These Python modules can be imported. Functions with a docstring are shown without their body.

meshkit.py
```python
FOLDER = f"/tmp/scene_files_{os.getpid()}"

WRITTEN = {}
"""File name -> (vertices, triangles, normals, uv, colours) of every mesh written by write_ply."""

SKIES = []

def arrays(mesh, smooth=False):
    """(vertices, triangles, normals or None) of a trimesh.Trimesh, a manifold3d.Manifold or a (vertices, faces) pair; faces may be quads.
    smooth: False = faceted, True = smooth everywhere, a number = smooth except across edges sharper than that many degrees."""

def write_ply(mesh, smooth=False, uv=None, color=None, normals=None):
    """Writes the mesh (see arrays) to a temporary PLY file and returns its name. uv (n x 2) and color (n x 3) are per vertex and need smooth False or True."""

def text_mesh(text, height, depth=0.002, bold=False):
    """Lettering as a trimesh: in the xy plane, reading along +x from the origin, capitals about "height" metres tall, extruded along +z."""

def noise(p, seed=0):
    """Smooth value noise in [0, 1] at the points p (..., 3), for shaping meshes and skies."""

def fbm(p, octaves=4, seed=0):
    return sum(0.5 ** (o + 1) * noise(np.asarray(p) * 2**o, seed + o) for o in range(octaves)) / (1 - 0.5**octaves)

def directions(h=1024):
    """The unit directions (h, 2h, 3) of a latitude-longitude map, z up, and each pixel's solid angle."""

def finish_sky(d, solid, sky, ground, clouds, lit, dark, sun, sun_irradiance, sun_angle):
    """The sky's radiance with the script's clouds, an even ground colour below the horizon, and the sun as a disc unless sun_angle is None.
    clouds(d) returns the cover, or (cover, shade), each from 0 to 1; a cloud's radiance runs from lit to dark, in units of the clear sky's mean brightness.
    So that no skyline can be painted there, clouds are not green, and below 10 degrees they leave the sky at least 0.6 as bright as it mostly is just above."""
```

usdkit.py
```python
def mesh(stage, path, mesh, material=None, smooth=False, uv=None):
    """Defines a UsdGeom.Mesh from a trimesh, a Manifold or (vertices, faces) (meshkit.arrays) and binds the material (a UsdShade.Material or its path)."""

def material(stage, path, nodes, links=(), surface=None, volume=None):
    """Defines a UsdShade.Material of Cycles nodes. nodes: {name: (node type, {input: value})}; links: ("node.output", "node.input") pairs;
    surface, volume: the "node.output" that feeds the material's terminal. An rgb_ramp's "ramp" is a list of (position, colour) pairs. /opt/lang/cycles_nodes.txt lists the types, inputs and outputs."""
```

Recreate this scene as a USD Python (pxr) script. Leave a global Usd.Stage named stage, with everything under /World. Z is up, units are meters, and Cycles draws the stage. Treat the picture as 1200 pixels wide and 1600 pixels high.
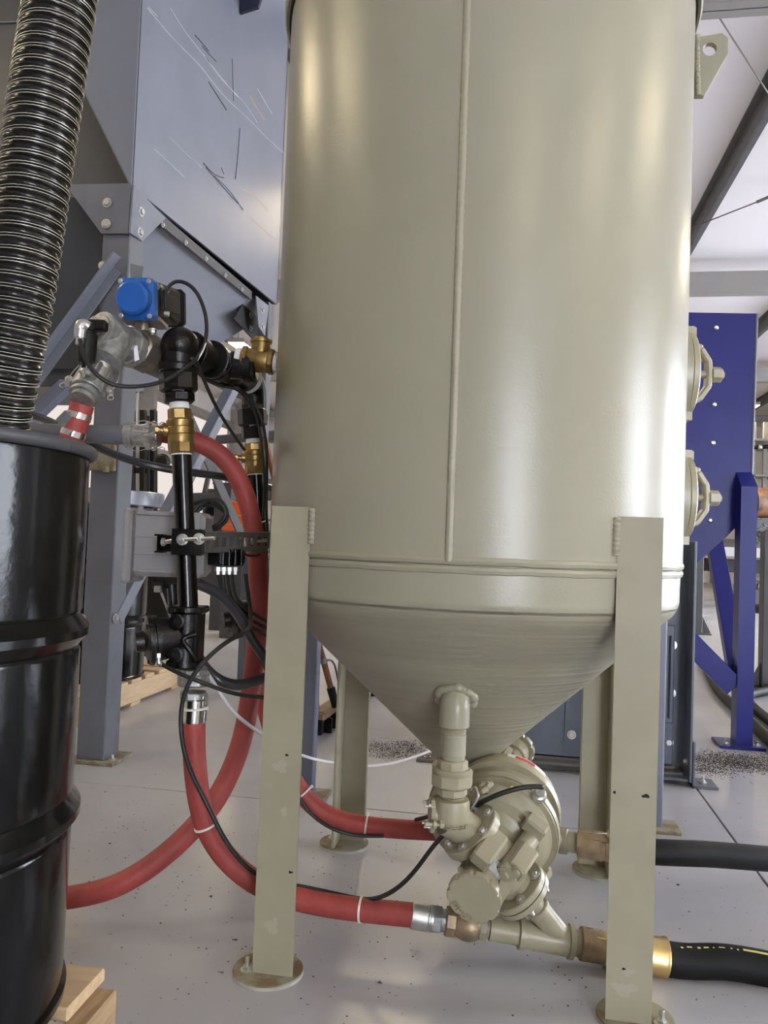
import math, random
import numpy as np, trimesh, usdkit, meshkit
from shapely.geometry import Polygon, Point, box as sbox
from scipy.interpolate import CubicSpline
from pxr import Usd, UsdGeom, UsdLux, UsdShade, Gf, Sdf

random.seed(7)
rng = np.random.default_rng(7)
stage = Usd.Stage.CreateInMemory()
UsdGeom.SetStageUpAxis(stage, UsdGeom.Tokens.z)
UsdGeom.SetStageMetersPerUnit(stage, 1.0)
world = UsdGeom.Xform.Define(stage, '/World')
stage.SetDefaultPrim(world.GetPrim())
UsdGeom.Scope.Define(stage, '/World/Looks')

# ------------------------------------------------------------------ camera
EYE = np.array([0, 0, .88])
FPX, YAW, PITCH, ROLL = 1260.5, .1702, .0381, .0374
FW0 = np.array([-math.sin(YAW), math.cos(YAW), 0])
R0 = np.array([math.cos(YAW), math.sin(YAW), 0])
CF = math.cos(PITCH) * FW0 + math.sin(PITCH) * np.array([0, 0, 1.])
CU0 = np.cross(R0, CF)
CR = math.cos(ROLL) * R0 + math.sin(ROLL) * CU0
CU = -math.sin(ROLL) * R0 + math.cos(ROLL) * CU0
cam = UsdGeom.Camera.Define(stage, '/World/camera')
cam.AddTransformOp().Set(Gf.Matrix4d(*CR, 0, *CU, 0, *(-CF), 0, *EYE, 1))
cam.CreateHorizontalApertureAttr(36.0)
cam.CreateVerticalApertureAttr(48.0)
cam.CreateFocalLengthAttr(36.0 * FPX / 1200)
cam.CreateClippingRangeAttr(Gf.Vec2f(.05, 200))
cam.CreateExposureAttr(0.2)

# ------------------------------------------------------------------ sky outside the hall
dome = UsdLux.DomeLight.Define(stage, '/World/sky')
dome.CreateIntensityAttr(5.5)
dome.CreateColorAttr(Gf.Vec3f(.84, .89, 1.0))
LAMP = 41.0                                   # emission of the warm ceiling lamps


def ray(px, py):
    return CF + (px - 600) / FPX * CR - (py - 800) / FPX * CU


def pd(px, py, d):                             # point of a sight line at forward distance d
    r = ray(px, py)
    return EYE + r * (d / (r @ FW0))


def px_(px, py, x):
    r = ray(px, py)
    return EYE + r * (x - EYE[0]) / r[0]


def py_(px, py, y):
    r = ray(px, py)
    return EYE + r * (y - EYE[1]) / r[1]


def gp(px, py, z=0.):
    r = ray(px, py)
    return EYE + r * (z - EYE[2]) / r[2]


# ------------------------------------------------------------------ materials
MATS = {}


def mat(name, col, rough=.5, metal=0., coat=0., var=0., vscale=4., bump=0., bscale=120., stretch=(1, 1, 1), col2=None, lo=.4, hi=.65, detail=4., spec=.5, coat_rough=.08):
    p = '/World/Looks/' + name
    n = {'g': ('geometry', {}), 'p': ('principled_bsdf', {'base_color': col, 'roughness': rough, 'metallic': metal, 'coat_weight': coat, 'coat_roughness': coat_rough, 'specular_ior_level': spec})}
    l = []
    if var or col2 is not None:
        a = tuple(c * (1 - var) for c in col)
        b = tuple(min(1, c * (1 + var)) for c in col) if col2 is None else col2
        n['m'] = ('mapping', {'scale': stretch})
        n['n'] = ('noise_texture', {'scale': vscale, 'detail': detail, 'roughness': .6})
        n['r'] = ('rgb_ramp', {'ramp': [(0, a), (lo, a), (hi, b), (1, b)]})
        l += [('g.position', 'm.vector'), ('m.vector', 'n.vector'), ('n.fac', 'r.fac'), ('r.color', 'p.base_color')]
    if bump:
        n['mb'] = ('mapping', {'scale': stretch})
        n['nb'] = ('noise_texture', {'scale': bscale, 'detail': 3.})
        n['b'] = ('bump', {'strength': bump, 'distance': .002})
        l += [('g.position', 'mb.vector'), ('mb.vector', 'nb.vector'), ('nb.fac', 'b.height'), ('b.normal', 'p.normal')]
    MATS[name] = usdkit.material(stage, p, n, l, surface='p.BSDF')
    return MATS[name]


def emit(name, col, s):
    MATS[name] = usdkit.material(stage, '/World/Looks/' + name, {'e': ('emission', {'color': col, 'strength': s})}, [], surface='e.emission')
    return MATS[name]


M = MATS
TANC = (.338, .324, .244)
mat('tan_paint', TANC, .29, spec=.48, bump=.10, bscale=220, var=.025, vscale=3)
mat('tan_paint_leg', (.35, .328, .235), .42, bump=.08, bscale=200, var=.05, vscale=7)
mat('tan_cone', (.325, .308, .228), .42, bump=1., bscale=14, stretch=(.10, .10, 9), var=.06, vscale=3)
mat('tan_dark', (.31, .28, .20), .45, var=.06, vscale=9)
mat('tan_valve', (.37, .338, .235), .33, bump=.12, bscale=160, var=.05, vscale=12)
mat('plate_rust', (.20, .145, .085), .75, col2=(.30, .285, .21), vscale=16, lo=.42, hi=.56)
mat('plate_rim', (.42, .42, .38), .5, var=.1, vscale=20)
mat('gunmetal_brass', (.36, .27, .17), .45, metal=.6, var=.2, vscale=25)
mat('new_brass', (.72, .53, .23), .32, metal=.9, var=.06, vscale=20)
mat('brass', (.34, .225, .085), .38, metal=.85, var=.18, vscale=30, bump=.15, bscale=300)
mat('ptfe', (.85, .85, .85), .6)
mat('zinc', (.60, .60, .58), .36, metal=.9, var=.12, vscale=30)
mat('galv', (.42, .43, .42), .52, metal=.75, var=.22, vscale=45, bump=.25, bscale=220)
mat('steel_bright', (.72, .71, .69), .2, metal=1.)
mat('bare_valve', (.25, .22, .18), .35, metal=.7, var=.15, vscale=30)
mat('black_gloss', (.0035, .0038, .0045), .15, spec=.27, bump=.22, bscale=45)
mat('black_pipe', (.003, .003, .003), .2, spec=.45, bump=.12, bscale=80)
mat('black_cast', (.004, .004, .004), .3, spec=.4, bump=.35, bscale=260)
mat('black_matt', (.006, .006, .0065), .5, spec=.3)
mat('rubber', (.018, .018, .020), .5, bump=.1, bscale=120)
mat('rubber_hose', (.008, .009, .010), .6, spec=.25, var=.25, vscale=10, bump=.15, bscale=150)
mat('red_hose', (.36, .060, .052), .58, var=.16, vscale=12, bump=.12, bscale=160)
mat('red_print', (.55, .30, .27), .7)
mat('cable_print', (.55, .55, .6), .7)
mat('duct_skin', (.006, .006, .007), .22, spec=.5, bump=1., bscale=28)
mat('duct_wire', (.62, .60, .50), .35, metal=.4)
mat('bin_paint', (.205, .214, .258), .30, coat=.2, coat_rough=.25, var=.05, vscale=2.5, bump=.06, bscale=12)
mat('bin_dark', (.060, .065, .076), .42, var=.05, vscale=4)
mat('leg_grey', (.150, .157, .182), .42, var=.08, vscale=8)
mat('leg_light', (.20, .215, .26), .4, var=.06, vscale=8)
mat('tube_blue', (.17, .185, .25), .38, var=.05, vscale=9)
mat('navy', (.012, .016, .045), .4)
mat('scratch_white', (.72, .72, .74), .6)
mat('scratch_dark', (.035, .035, .04), .6)
mat('rust_mark', (.45, .33, .22), .7)
mat('blue_paint', (.018, .022, .18), .34, spec=.2, var=.05, vscale=3)
mat('actuator_blue', (.012, .11, .44), .36, bump=.1, bscale=200)
mat('box_grey', (.33, .32, .315), .45, var=.03, vscale=6)
mat('conduit_grey', (.035, .037, .043), .3, coat=.2)
mat('machine_grey', (.105, .125, .165), .4, var=.10, vscale=5, bump=.06, bscale=60)
mat('machine_base', (.14, .12, .10), .6, col2=(.10, .11, .13), vscale=14)
mat('strut_grey', (.26, .27, .28), .35, metal=.7, var=.1, vscale=20)
mat('white_cable', (.72, .72, .76), .45)
mat('nylon', (.80, .78, .74), .5)
mat('decal', (.80, .76, .70), .45)
mat('decal_red', (.55, .06, .06), .5)
mat('cap_white', (.55, .57, .60), .5, var=.12, vscale=300)
mat('orange', (.72, .12, .025), .45)
mat('fork_grey', (.06, .062, .068), .5)
mat('pane_glass', (.5, .55, .58), .1)
mat('wood', (.56, .40, .24), .7, col2=(.70, .53, .33), vscale=6, stretch=(1, 9, 9), bump=.3, bscale=30, lo=.35, hi=.7)
mat('wood_y', (.56, .40, .24), .7, col2=(.70, .53, .33), vscale=6, stretch=(9, 1, 9), bump=.3, bscale=30, lo=.35, hi=.7)
mat('wood_dark', (.33, .22, .12), .75, col2=(.52, .37, .21), vscale=7, stretch=(9, 1, 9), bump=.3, bscale=30, lo=.35, hi=.7)
mat('broom_wood', (.33, .22, .13), .6, var=.2, vscale=12)
mat('broom_handle', (.24, .085, .035), .35, var=.2, vscale=12)
mat('wall_dim', (.62, .60, .58), .7)
mat('wall_white', (.78, .74, .72), .6)
mat('wall_rib', (.70, .67, .66), .6)
mat('roof_white', (.80, .77, .77), .6)
mat('girt_grey', (.30, .285, .27), .5, var=.04, vscale=4)
mat('purlin_dark', (.10, .10, .10), .5, var=.1, vscale=5)
mat('rod_steel', (.35, .33, .31), .4, metal=.5)
mat('bench_green', (.16, .30, .22), .5)
mat('tank_brown', (.30, .13, .05), .5, col2=(.05, .04, .04), vscale=5)
emit('lamp_glow', (1.0, .82, .52), LAMP)
emit('daylight_panel', (1.0, .89, .84), .76)
emit('lamp_glow_cool', (1.0, .95, .86), 9.0)

# floor: pale sealed concrete with worn, dusty and stained patches
usdkit.material(stage, '/World/Looks/floor_concrete', {
    'g': ('geometry', {}), 'p': ('principled_bsdf', {'roughness': .3, 'coat_weight': .15, 'coat_roughness': .2}),
    'n1': ('noise_texture', {'scale': .9, 'detail': 5., 'roughness': .6}),
    'r1': ('rgb_ramp', {'ramp': [(0, (.40, .408, .445)), (.42, (.40, .408, .445)), (.6, (.465, .468, .495)), (1, (.465, .468, .495))]}),
    'n2': ('noise_texture', {'scale': 55., 'detail': 2., 'roughness': .7}),
    'r2': ('rgb_ramp', {'ramp': [(0, (.16, .14, .12)), (.27, (.16, .14, .12)), (.31, (1, 1, 1)), (1, (1, 1, 1))]}),
    'mx': ('mix', {'mix_type': 'multiply', 'fac': .8}),
    'n3': ('noise_texture', {'scale': 2.2, 'detail': 6., 'roughness': .7}),
    'r3': ('rgb_ramp', {'ramp': [(0, (.28, .28, .28)), (.35, (.32, .32, .32)), (.7, (.5, .5, .5)), (1, (.55, .55, .55))]}),
    'b': ('bump', {'strength': .06, 'distance': .004}),
}, [('g.position', 'n1.vector'), ('g.position', 'n2.vector'), ('g.position', 'n3.vector'), ('n1.fac', 'r1.fac'), ('n2.fac', 'r2.fac'), ('r1.color', 'mx.color1'), ('r2.color', 'mx.color2'),
    ('mx.color', 'p.base_color'), ('n3.fac', 'r3.fac'), ('r3.color', 'p.roughness'), ('n3.fac', 'b.height'), ('b.normal', 'p.normal')], surface='p.BSDF')
M['floor_concrete'] = '/World/Looks/floor_concrete'
mat('joint_dark', (.03, .028, .025), .9)
# spilled black grit: breaks up into grains, the floor shows between
usdkit.material(stage, '/World/Looks/grit_dark', {
    'p': ('principled_bsdf', {'base_color': (.05, .045, .04), 'roughness': .9})}, [], surface='p.BSDF')
M['grit_dark'] = '/World/Looks/grit_dark'


# ------------------------------------------------------------------ mesh helpers
def unit(v):
    v = np.asarray(v, float)
    return v / np.linalg.norm(v)


def basis(d, up=(0, 0, 1)):
    d = unit(d)
    up = np.asarray(up, float)
    if abs(d @ up) > .98:
        up = np.array([0, 1., 0])
    e1 = unit(up - d * (up @ d))
    return e1, np.cross(d, e1)


def cat(ms):
    return trimesh.util.concatenate([m for m in ms if m is not None])


def lathe(prof, p, d, n=32, phase=0., up=(0, 0, 1)):
    """surface of revolution: prof = (distance along d, radius) pairs"""
    d = unit(d)
    e1, e2 = basis(d, up)
    a = np.arange(n) * 2 * math.pi / n + phase
    ring = np.cos(a)[:, None] * e1 + np.sin(a)[:, None] * e2
    v, f = [], []
    for t, r in prof:
        v.append(np.asarray(p) + d * t + ring * max(r, 1e-5))
    k = len(prof)
    i = np.arange(n)
    j = (i + 1) % n
    for q in range(k - 1):
        a0, b0 = q * n, (q + 1) * n
        f += [np.stack([a0 + i, a0 + j, b0 + j], 1), np.stack([a0 + i, b0 + j, b0 + i], 1)]
    v = np.vstack(v + [[np.asarray(p) + d * prof[0][0]], [np.asarray(p) + d * prof[-1][0]]])
    c0, c1 = k * n, k * n + 1
    f += [np.stack([np.full(n, c0), j, i], 1), np.stack([np.full(n, c1), (k - 1) * n + i, (k - 1) * n + j], 1)]
    return trimesh.Trimesh(v, np.vstack(f), process=False)


def cyl(p0, p1, r, r1=None, n=24):
    p0, p1 = np.asarray(p0, float), np.asarray(p1, float)
    L = np.linalg.norm(p1 - p0)
    c = min(.0015, L * .2, r * .2)
    r1 = r if r1 is None else r1
    return lathe([(0, r - c), (c, r), (L - c, r1), (L, r1 - c)], p0, p1 - p0, n)


def hexa(p, d, r, h, n=6, up=(0, 0, 1), phase=0.):
    c = min(r * .1, h * .25)
    return lathe([(0, r - c), (c, r), (h - c, r), (h, r - c)], p, d, n, phase, up)


def bolt(p, d, r=.008, h=None, washer=True, stud=0.):
    h = h or r * 1.2
    d = unit(d)
    ms = [hexa(np.asarray(p), d, r, h, phase=random.random())]
    if washer:
        ms.append(lathe([(-.001, r * 1.5), (r * .25, r * 1.5), (r * .3, r * 1.4)], p, d, 16))
    if stud:
        ms.append(cyl(np.asarray(p) + d * h * .9, np.asarray(p) + d * (h + stud), r * .55, n=10))
    return cat(ms)


def spline(pts, n=60):
    pts = np.asarray(pts, float)
    t = np.r_[0, np.cumsum(np.linalg.norm(np.diff(pts, axis=0), axis=1) ** .75)]
    return CubicSpline(t, pts, bc_type='natural')(np.linspace(0, t[-1], n))


def frames(path):
    path = np.asarray(path, float)
    t = np.gradient(path, axis=0)
    t /= np.linalg.norm(t, axis=1, keepdims=True)
    e = basis(t[0])[0]
    es = []
    for k in range(len(path)):
        e = e - t[k] * (e @ t[k])
        e = e / np.linalg.norm(e)
        es.append(e)
    es = np.array(es)
    return t, es, np.cross(t, es)


def tube(path, r, n=14):
    path = np.asarray(path, float)
    t, e1, e2 = frames(path)
    r = np.broadcast_to(np.asarray(r, float), len(path))
    a = np.arange(n) * 2 * math.pi / n
    v = path[:, None] + r[:, None, None] * (np.cos(a)[None, :, None] * e1[:, None] + np.sin(a)[None, :, None] * e2[:, None])
    k = len(path)
    i = np.arange(n)
    j = (i + 1) % n
    f = []
    for q in range(k - 1):
        f += [np.stack([q * n + i, q * n + j, q * n + n + j], 1), np.stack([q * n + i, q * n + n + j, q * n + n + i], 1)]
    v = np.vstack([v.reshape(-1, 3), path[:1], path[-1:]])
    f += [np.stack([np.full(n, k * n), j, i], 1), np.stack([np.full(n, k * n + 1), (k - 1) * n + i, (k - 1) * n + j], 1)]
    return trimesh.Trimesh(v, np.vstack(f), process=False)


def at_path(path, s):
    """point and tangent at fraction s of a path's length"""
    L = np.r_[0, np.cumsum(np.linalg.norm(np.diff(path, axis=0), axis=1))]
    x = s * L[-1]
    p = np.array([np.interp(x, L, path[:, k]) for k in range(3)])
    q = np.array([np.interp(min(x + .004, L[-1]), L, path[:, k]) for k in range(3)]) - np.array([np.interp(max(x - .004, 0), L, path[:, k]) for k in range(3)])
    return p, unit(q)


def wrap(mesh, path, s0, r, ang, flip=False, lift=.0004):
    """lays a flat mesh (x along the hose, y round it) on the surface of a hose"""
    v = mesh.vertices.copy()
    if flip:
        v[:, :2] *= -1
        v[:, 0] -= v[:, 0].min()
    L = np.r_[0, np.cumsum(np.linalg.norm(np.diff(path, axis=0), axis=1))]
    out = np.empty_like(v)
    for k, (x, y, z) in enumerate(v):
        p, t = at_path(path, min(.999, s0 + x / L[-1]))
        e1, e2 = basis(t)
        a = ang + y / r
        out[k] = p + (r + lift + max(0, z) * .2) * (math.cos(a) * e1 + math.sin(a) * e2)
    return trimesh.Trimesh(out, mesh.faces, process=False)


def obox(c, ax, ay, sx, sy, sz, bev=.002):
    """chamfered box, ax and ay its first two axes"""
    ax = unit(ax)
    ay = unit(np.asarray(ay, float) - ax * (np.asarray(ay) @ ax))
    az = np.cross(ax, ay)
    b = min(bev, sx * .3, sy * .3, sz * .3)
    h = np.array([sx, sy, sz]) / 2
    pts = []
    for s in np.array(np.meshgrid([-1, 1], [-1, 1], [-1, 1])).reshape(3, -1).T:
        for k in range(3):
            q = s * (h - b)
            q[k] = s[k] * h[k]
            pts.append(q)
    m = trimesh.convex.convex_hull(np.array(pts))
    m.vertices = np.asarray(c) + m.vertices @ np.array([ax, ay, az])
    return m


def box(x0, x1, y0, y1, z0, z1, bev=.002):
    return obox([(x0 + x1) / 2, (y0 + y1) / 2, (z0 + z1) / 2], (1, 0, 0), (0, 1, 0), x1 - x0, y1 - y0, z1 - z0, bev)


def beam(p0, p1, w, h, up=(0, 0, 1), bev=.002):
    p0, p1 = np.asarray(p0, float), np.asarray(p1, float)
    e1, e2 = basis(p1 - p0, up)
    return obox((p0 + p1) / 2, p1 - p0, e2, np.linalg.norm(p1 - p0), w, h, bev)


def prism(poly, o, ax, ay, th):
    """2-D polygon (points or shapely) in the plane o + x*ax + y*ay, thickened by th along ax x ay"""
    if not isinstance(poly, Polygon):
        poly = Polygon(poly)
    m = trimesh.creation.extrude_polygon(poly.buffer(0), abs(th), engine='earcut')
    ax, ay = unit(ax), unit(ay)
    az = np.cross(ax, ay) * (1 if th > 0 else -1)
    m.vertices = np.asarray(o) + m.vertices @ np.array([ax, ay, az])
    if th < 0:
        m.invert()
    return m


def on_plane(pts3, o, ax, ay):
    return [((np.asarray(p) - o) @ unit(ax), (np.asarray(p) - o) @ unit(ay)) for p in pts3]


def panel(pts3, th):
    """a plate through 3-D points (roughly planar), thickened by th along its normal"""
    p = np.asarray(pts3, float)
    ax = unit(p[1] - p[0])
    nrm = unit(np.cross(p[1] - p[0], p[2] - p[0]))
    return prism(on_plane(p, p[0], ax, np.cross(nrm, ax)), p[0], ax, np.cross(nrm, ax), th)


def angle_bar(p0, p1, w, t, up):
    """L section: p0 -> p1 is the outer corner, legs along e1 (towards up) and e2"""
    e1, e2 = basis(np.asarray(p1) - np.asarray(p0), up)
    L = Polygon([(0, 0), (w, 0), (w, t), (t, t), (t, w), (0, w)])
    return prism(L, p0, e1, e2, np.linalg.norm(np.asarray(p1) - np.asarray(p0)))


# ------------------------------------------------------------------ scene helpers
USED = {}


def path_for(parent, name):
    k = (parent, name)
    n = USED.get(k, 0)
    USED[k] = n + 1
    return f'{parent}/{name}' + (f'_{n:03d}' if n else '')


LOC = {}


def tags(prim, label=None, category=None, group=None, kind=None):
    for k, v in (('label', label), ('category', category), ('group', group), ('kind', kind)):
        if v:
            prim.SetCustomDataByKey(k, v)


def thing(name, label, category, loc=(0, 0, 0), group=None, kind=None):
    p = path_for('/World', name)
    x = UsdGeom.Xform.Define(stage, p)
    x.AddTranslateOp().Set(Gf.Vec3d(*map(float, loc)))
    tags(x.GetPrim(), label, category, group, kind)
    LOC[p] = np.asarray(loc, float)
    return p


def part(parent, name, mesh, m, label=None, smooth=35, kind=None):
    p = path_for(parent, name)
    root = '/'.join(p.split('/')[:3])
    mesh = mesh.copy()
    mesh.vertices = mesh.vertices - LOC[root]
    usdkit.mesh(stage, p, mesh, M[m], smooth=smooth)
    tags(stage.GetPrimAtPath(p), label, kind=kind)
    return p


def single(name, mesh, m, label, category, smooth=35, group=None, kind=None):
    p = path_for('/World', name)
    usdkit.mesh(stage, p, mesh, M[m], smooth=smooth)
    tags(stage.GetPrimAtPath(p), label, category, group, kind)
    LOC[p] = np.zeros(3)
    return p


def structure(name, mesh, m, smooth=False):
    return single(name, mesh, m, None, None, smooth, kind='structure')


def clone(src, loc, label, group=None):
    name = src.split('/')[-1]
    p = path_for('/World', name)
    x = UsdGeom.Xform.Define(stage, p)
    x.AddTranslateOp().Set(Gf.Vec3d(*map(float, loc)))
    pr = x.GetPrim()
    pr.GetReferences().AddInternalReference(src)
    pr.SetInstanceable(True)
    x.GetOrderedXformOps()[0].Set(Gf.Vec3d(*map(float, loc)))
    tags(pr, label, None, group)
    return p


# ================================================================== THE HALL
XL, XR, YF, YB, ZC = -9.0, 9.0, -7.0, 27.0, 5.0
joints_x = [-7.9, -3.6, .678, 4.95]
joints_y = [-1.7, 2.66, 7.0, 11.4, 15.8, 20.2]
fl = USED.setdefault(('/World', 'floor'), 0)
fp = path_for('/World', 'floor')
usdkit.mesh(stage, fp, box(XL, XR + 6, YF, YB, -.3, -.012, .001), M['joint_dark'])
tags(stage.GetPrimAtPath(fp), kind='structure')
LOC[fp] = np.zeros(3)
gx = [XL] + joints_x + [XR + 6]
gy = [YF] + joints_y + [YB]
for i in range(len(gx) - 1):
    for j in range(len(gy) - 1):
        part(fp, 'slab', box(gx[i] + .003, gx[i + 1] - .003, gy[j] + .003, gy[j + 1] - .003, -.012, 0, .0015), 'floor_concrete', smooth=False)

cp = structure('ceiling', box(XL, XR, YF, YB, ZC, ZC + .1), 'roof_white')
for x in (-8, -6, -4, -2, 0, 2.0, 4.0, 6.0, 8.0):
    part(cp, 'purlin', cat([box(x - .01, x + .01, YF, YB, ZC - .2, ZC), box(x, x + .075, YF, YB, ZC - .2, ZC - .185), box(x - .075, x, YF, YB, ZC - .015, ZC)]), 'purlin_dark', smooth=False)
for y in (-.3, 5.7, 11.7, 17.7, 23.7):
    part(cp, 'rafter', cat([box(XL, XR, y - .09, y + .09, ZC - .38, ZC - .365), box(XL, XR, y - .006, y + .006, ZC - .38, ZC - .2), box(XL, XR, y - .09, y + .09, ZC - .215, ZC - .2)]) if y != 11.7 and y != 17.7 else box(XL, XR, y - .09, y + .09, ZC - .50, ZC - .2), 'girt_grey', smooth=False)


def ribbed(x0, x1, z0, z1, o, ax, depth, pitch):
    """sheet wall with standing ribs along ax"""
    ms = [obox(np.asarray(o) + unit(ax) * (x0 + x1) / 2 + np.array([0, 0, (z0 + z1) / 2]), ax, (0, 0, 1), x1 - x0, z1 - z0, .05, .001)]
    k = x0 + pitch
    while k < x1:
        ms.append(obox(np.asarray(o) + unit(ax) * k + np.array([0, 0, (z0 + z1) / 2]), ax, (0, 0, 1), .05, z1 - z0, .05 + depth, .01))
        k += pitch
    return cat(ms)


wl = structure('wall_left', ribbed(YF, YB, 0, ZC, (XL, 0, 0), (0, 1, 0), .03, 1.0), 'wall_white')
for z in (1.2, 2.75, 4.2):
    part(wl, 'girt', box(XL + .03, XL + .16, YF, YB, z, z + .2), 'girt_grey', smooth=False)
for y in (-.3, 5.7, 11.7, 17.7, 23.7):
    part(wl, 'column', box(XL + .03, XL + .40, y - .1, y + .1, 0, ZC - .2), 'girt_grey', smooth=False)
wn = 0
for y0_, y1_ in ((6.0, 11.3), (12.0, 17.3), (18.0, 23.3)):
    for z0_, z1_ in ((1.5, 2.7), (3.0, 4.15)):
        wn += 1
        w_ = structure(f'window_{wn}', box(XL + .03, XL + .06, y0_, y1_, z0_, z1_, .004), 'daylight_panel')
        part(w_, 'frame', cat([box(XL + .025, XL + .10, y0_ - .05, y1_ + .05, z0_ - .05, z0_, .004), box(XL + .025, XL + .10, y0_ - .05, y1_ + .05, z1_, z1_ + .05, .004), box(XL + .025, XL + .10, y0_ - .05, y0_, z0_, z1_, .004), box(XL + .025, XL + .10, y1_, y1_ + .05, z0_, z1_, .004)]), 'girt_grey', smooth=False)
wb = structure('wall_back', ribbed(XL, XR, 0, ZC, (0, YB, 0), (1, 0, 0), .03, 1.0), 'wall_white')
for z in (1.2, 2.75, 4.2):
    part(wb, 'girt', box(XL, XR, YB - .16, YB - .03, z, z + .2), 'girt_grey', smooth=False)
for x in (-6, -3, 0, 3, 6):
    part(wb, 'column', box(x - .1, x + .1, YB - .4, YB - .03, 0, ZC - .2), 'girt_grey', smooth=False)
# right wall with two tall vehicle doorways open to the daylight
DOORS = [(1.5, 4.0, 3.2), (8.0, 14.0, 3.6)]
segs, y = [], YF
for a, b, h in DOORS:
    segs.append(ribbed(y, a, 0, ZC, (XR, 0, 0), (0, 1, 0), .03, 1.0))
    segs.append(ribbed(a, b, h, ZC, (XR, 0, 0), (0, 1, 0), .03, 1.0))
    y = b
segs.append(ribbed(y, YB, 0, ZC, (XR, 0, 0), (0, 1, 0), .03, 1.0))
wr = structure('wall_right', cat(segs), 'wall_white')
for a, b, h in DOORS:
    part(wr, 'door_frame', cat([box(XR - .12, XR + .08, a - .12, a, 0, h + .12), box(XR - .12, XR + .08, b, b + .12, 0, h + .12), box(XR - .12, XR + .08, a, b, h, h + .12)]), 'girt_grey', smooth=False)
wf = structure('wall_front', cat([ribbed(XL, 2.8, 0, ZC, (0, YF, 0), (1, 0, 0), .03, 1.0), ribbed(2.8, 5.4, 2.9, ZC, (0, YF, 0), (1, 0, 0), .03, 1.0), ribbed(5.4, XR, 0, ZC, (0, YF, 0), (1, 0, 0), .03, 1.0)]), 'wall_dim')

# ceiling lamps
lp = None
LAMP_LABELS = []
LAMPS = [(-4.6, .6), (-4.6, 3.4), (-5.2, 8.5), (-5.2, 14.5), (5.2, -1.0), (5.2, 2.5), (5.2, 8.5), (5.2, 14.5), (5.2, 20.5), (2.5, -4.0), (-1.2, 8.5), (-1.2, 14.5), (0.5, 20.5), (-5.2, 20.5)]
for x, y in LAMPS:
    loc = (x, y, ZC - .62)
    lab = f"warm strip lamp in the {'left' if x < -3 else 'right' if x > 3 else 'middle'} row under the roof, {['first', 'second', 'third', 'fourth', 'fifth', 'sixth'][sum(1 for a_, b_ in LAMPS if ((a_ < -3) == (x < -3)) and ((a_ > 3) == (x > 3)) and b_ < y)]} from the near end"
    if lp is None:
        lp = thing('ceiling_lamp', lab, 'lamp', loc, 'strip lamps under the roof')
        part(lp, 'housing', box(x - .16, x + .16, y - .75, y + .75, ZC - .60, ZC - .53, .01), 'girt_grey')
        part(lp, 'diffuser', box(x - .14, x + .14, y - .73, y + .73, ZC - .62, ZC - .601, .004), 'lamp_glow')
        part(lp, 'hanger', cat([cyl((x, y - .6, ZC - .53), (x, y - .6, ZC), .006, n=8), cyl((x, y + .6, ZC - .53), (x, y + .6, ZC), .006, n=8)]), 'rod_steel')
    else:
        clone(lp, loc, lab, 'strip lamps under the roof')

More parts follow.
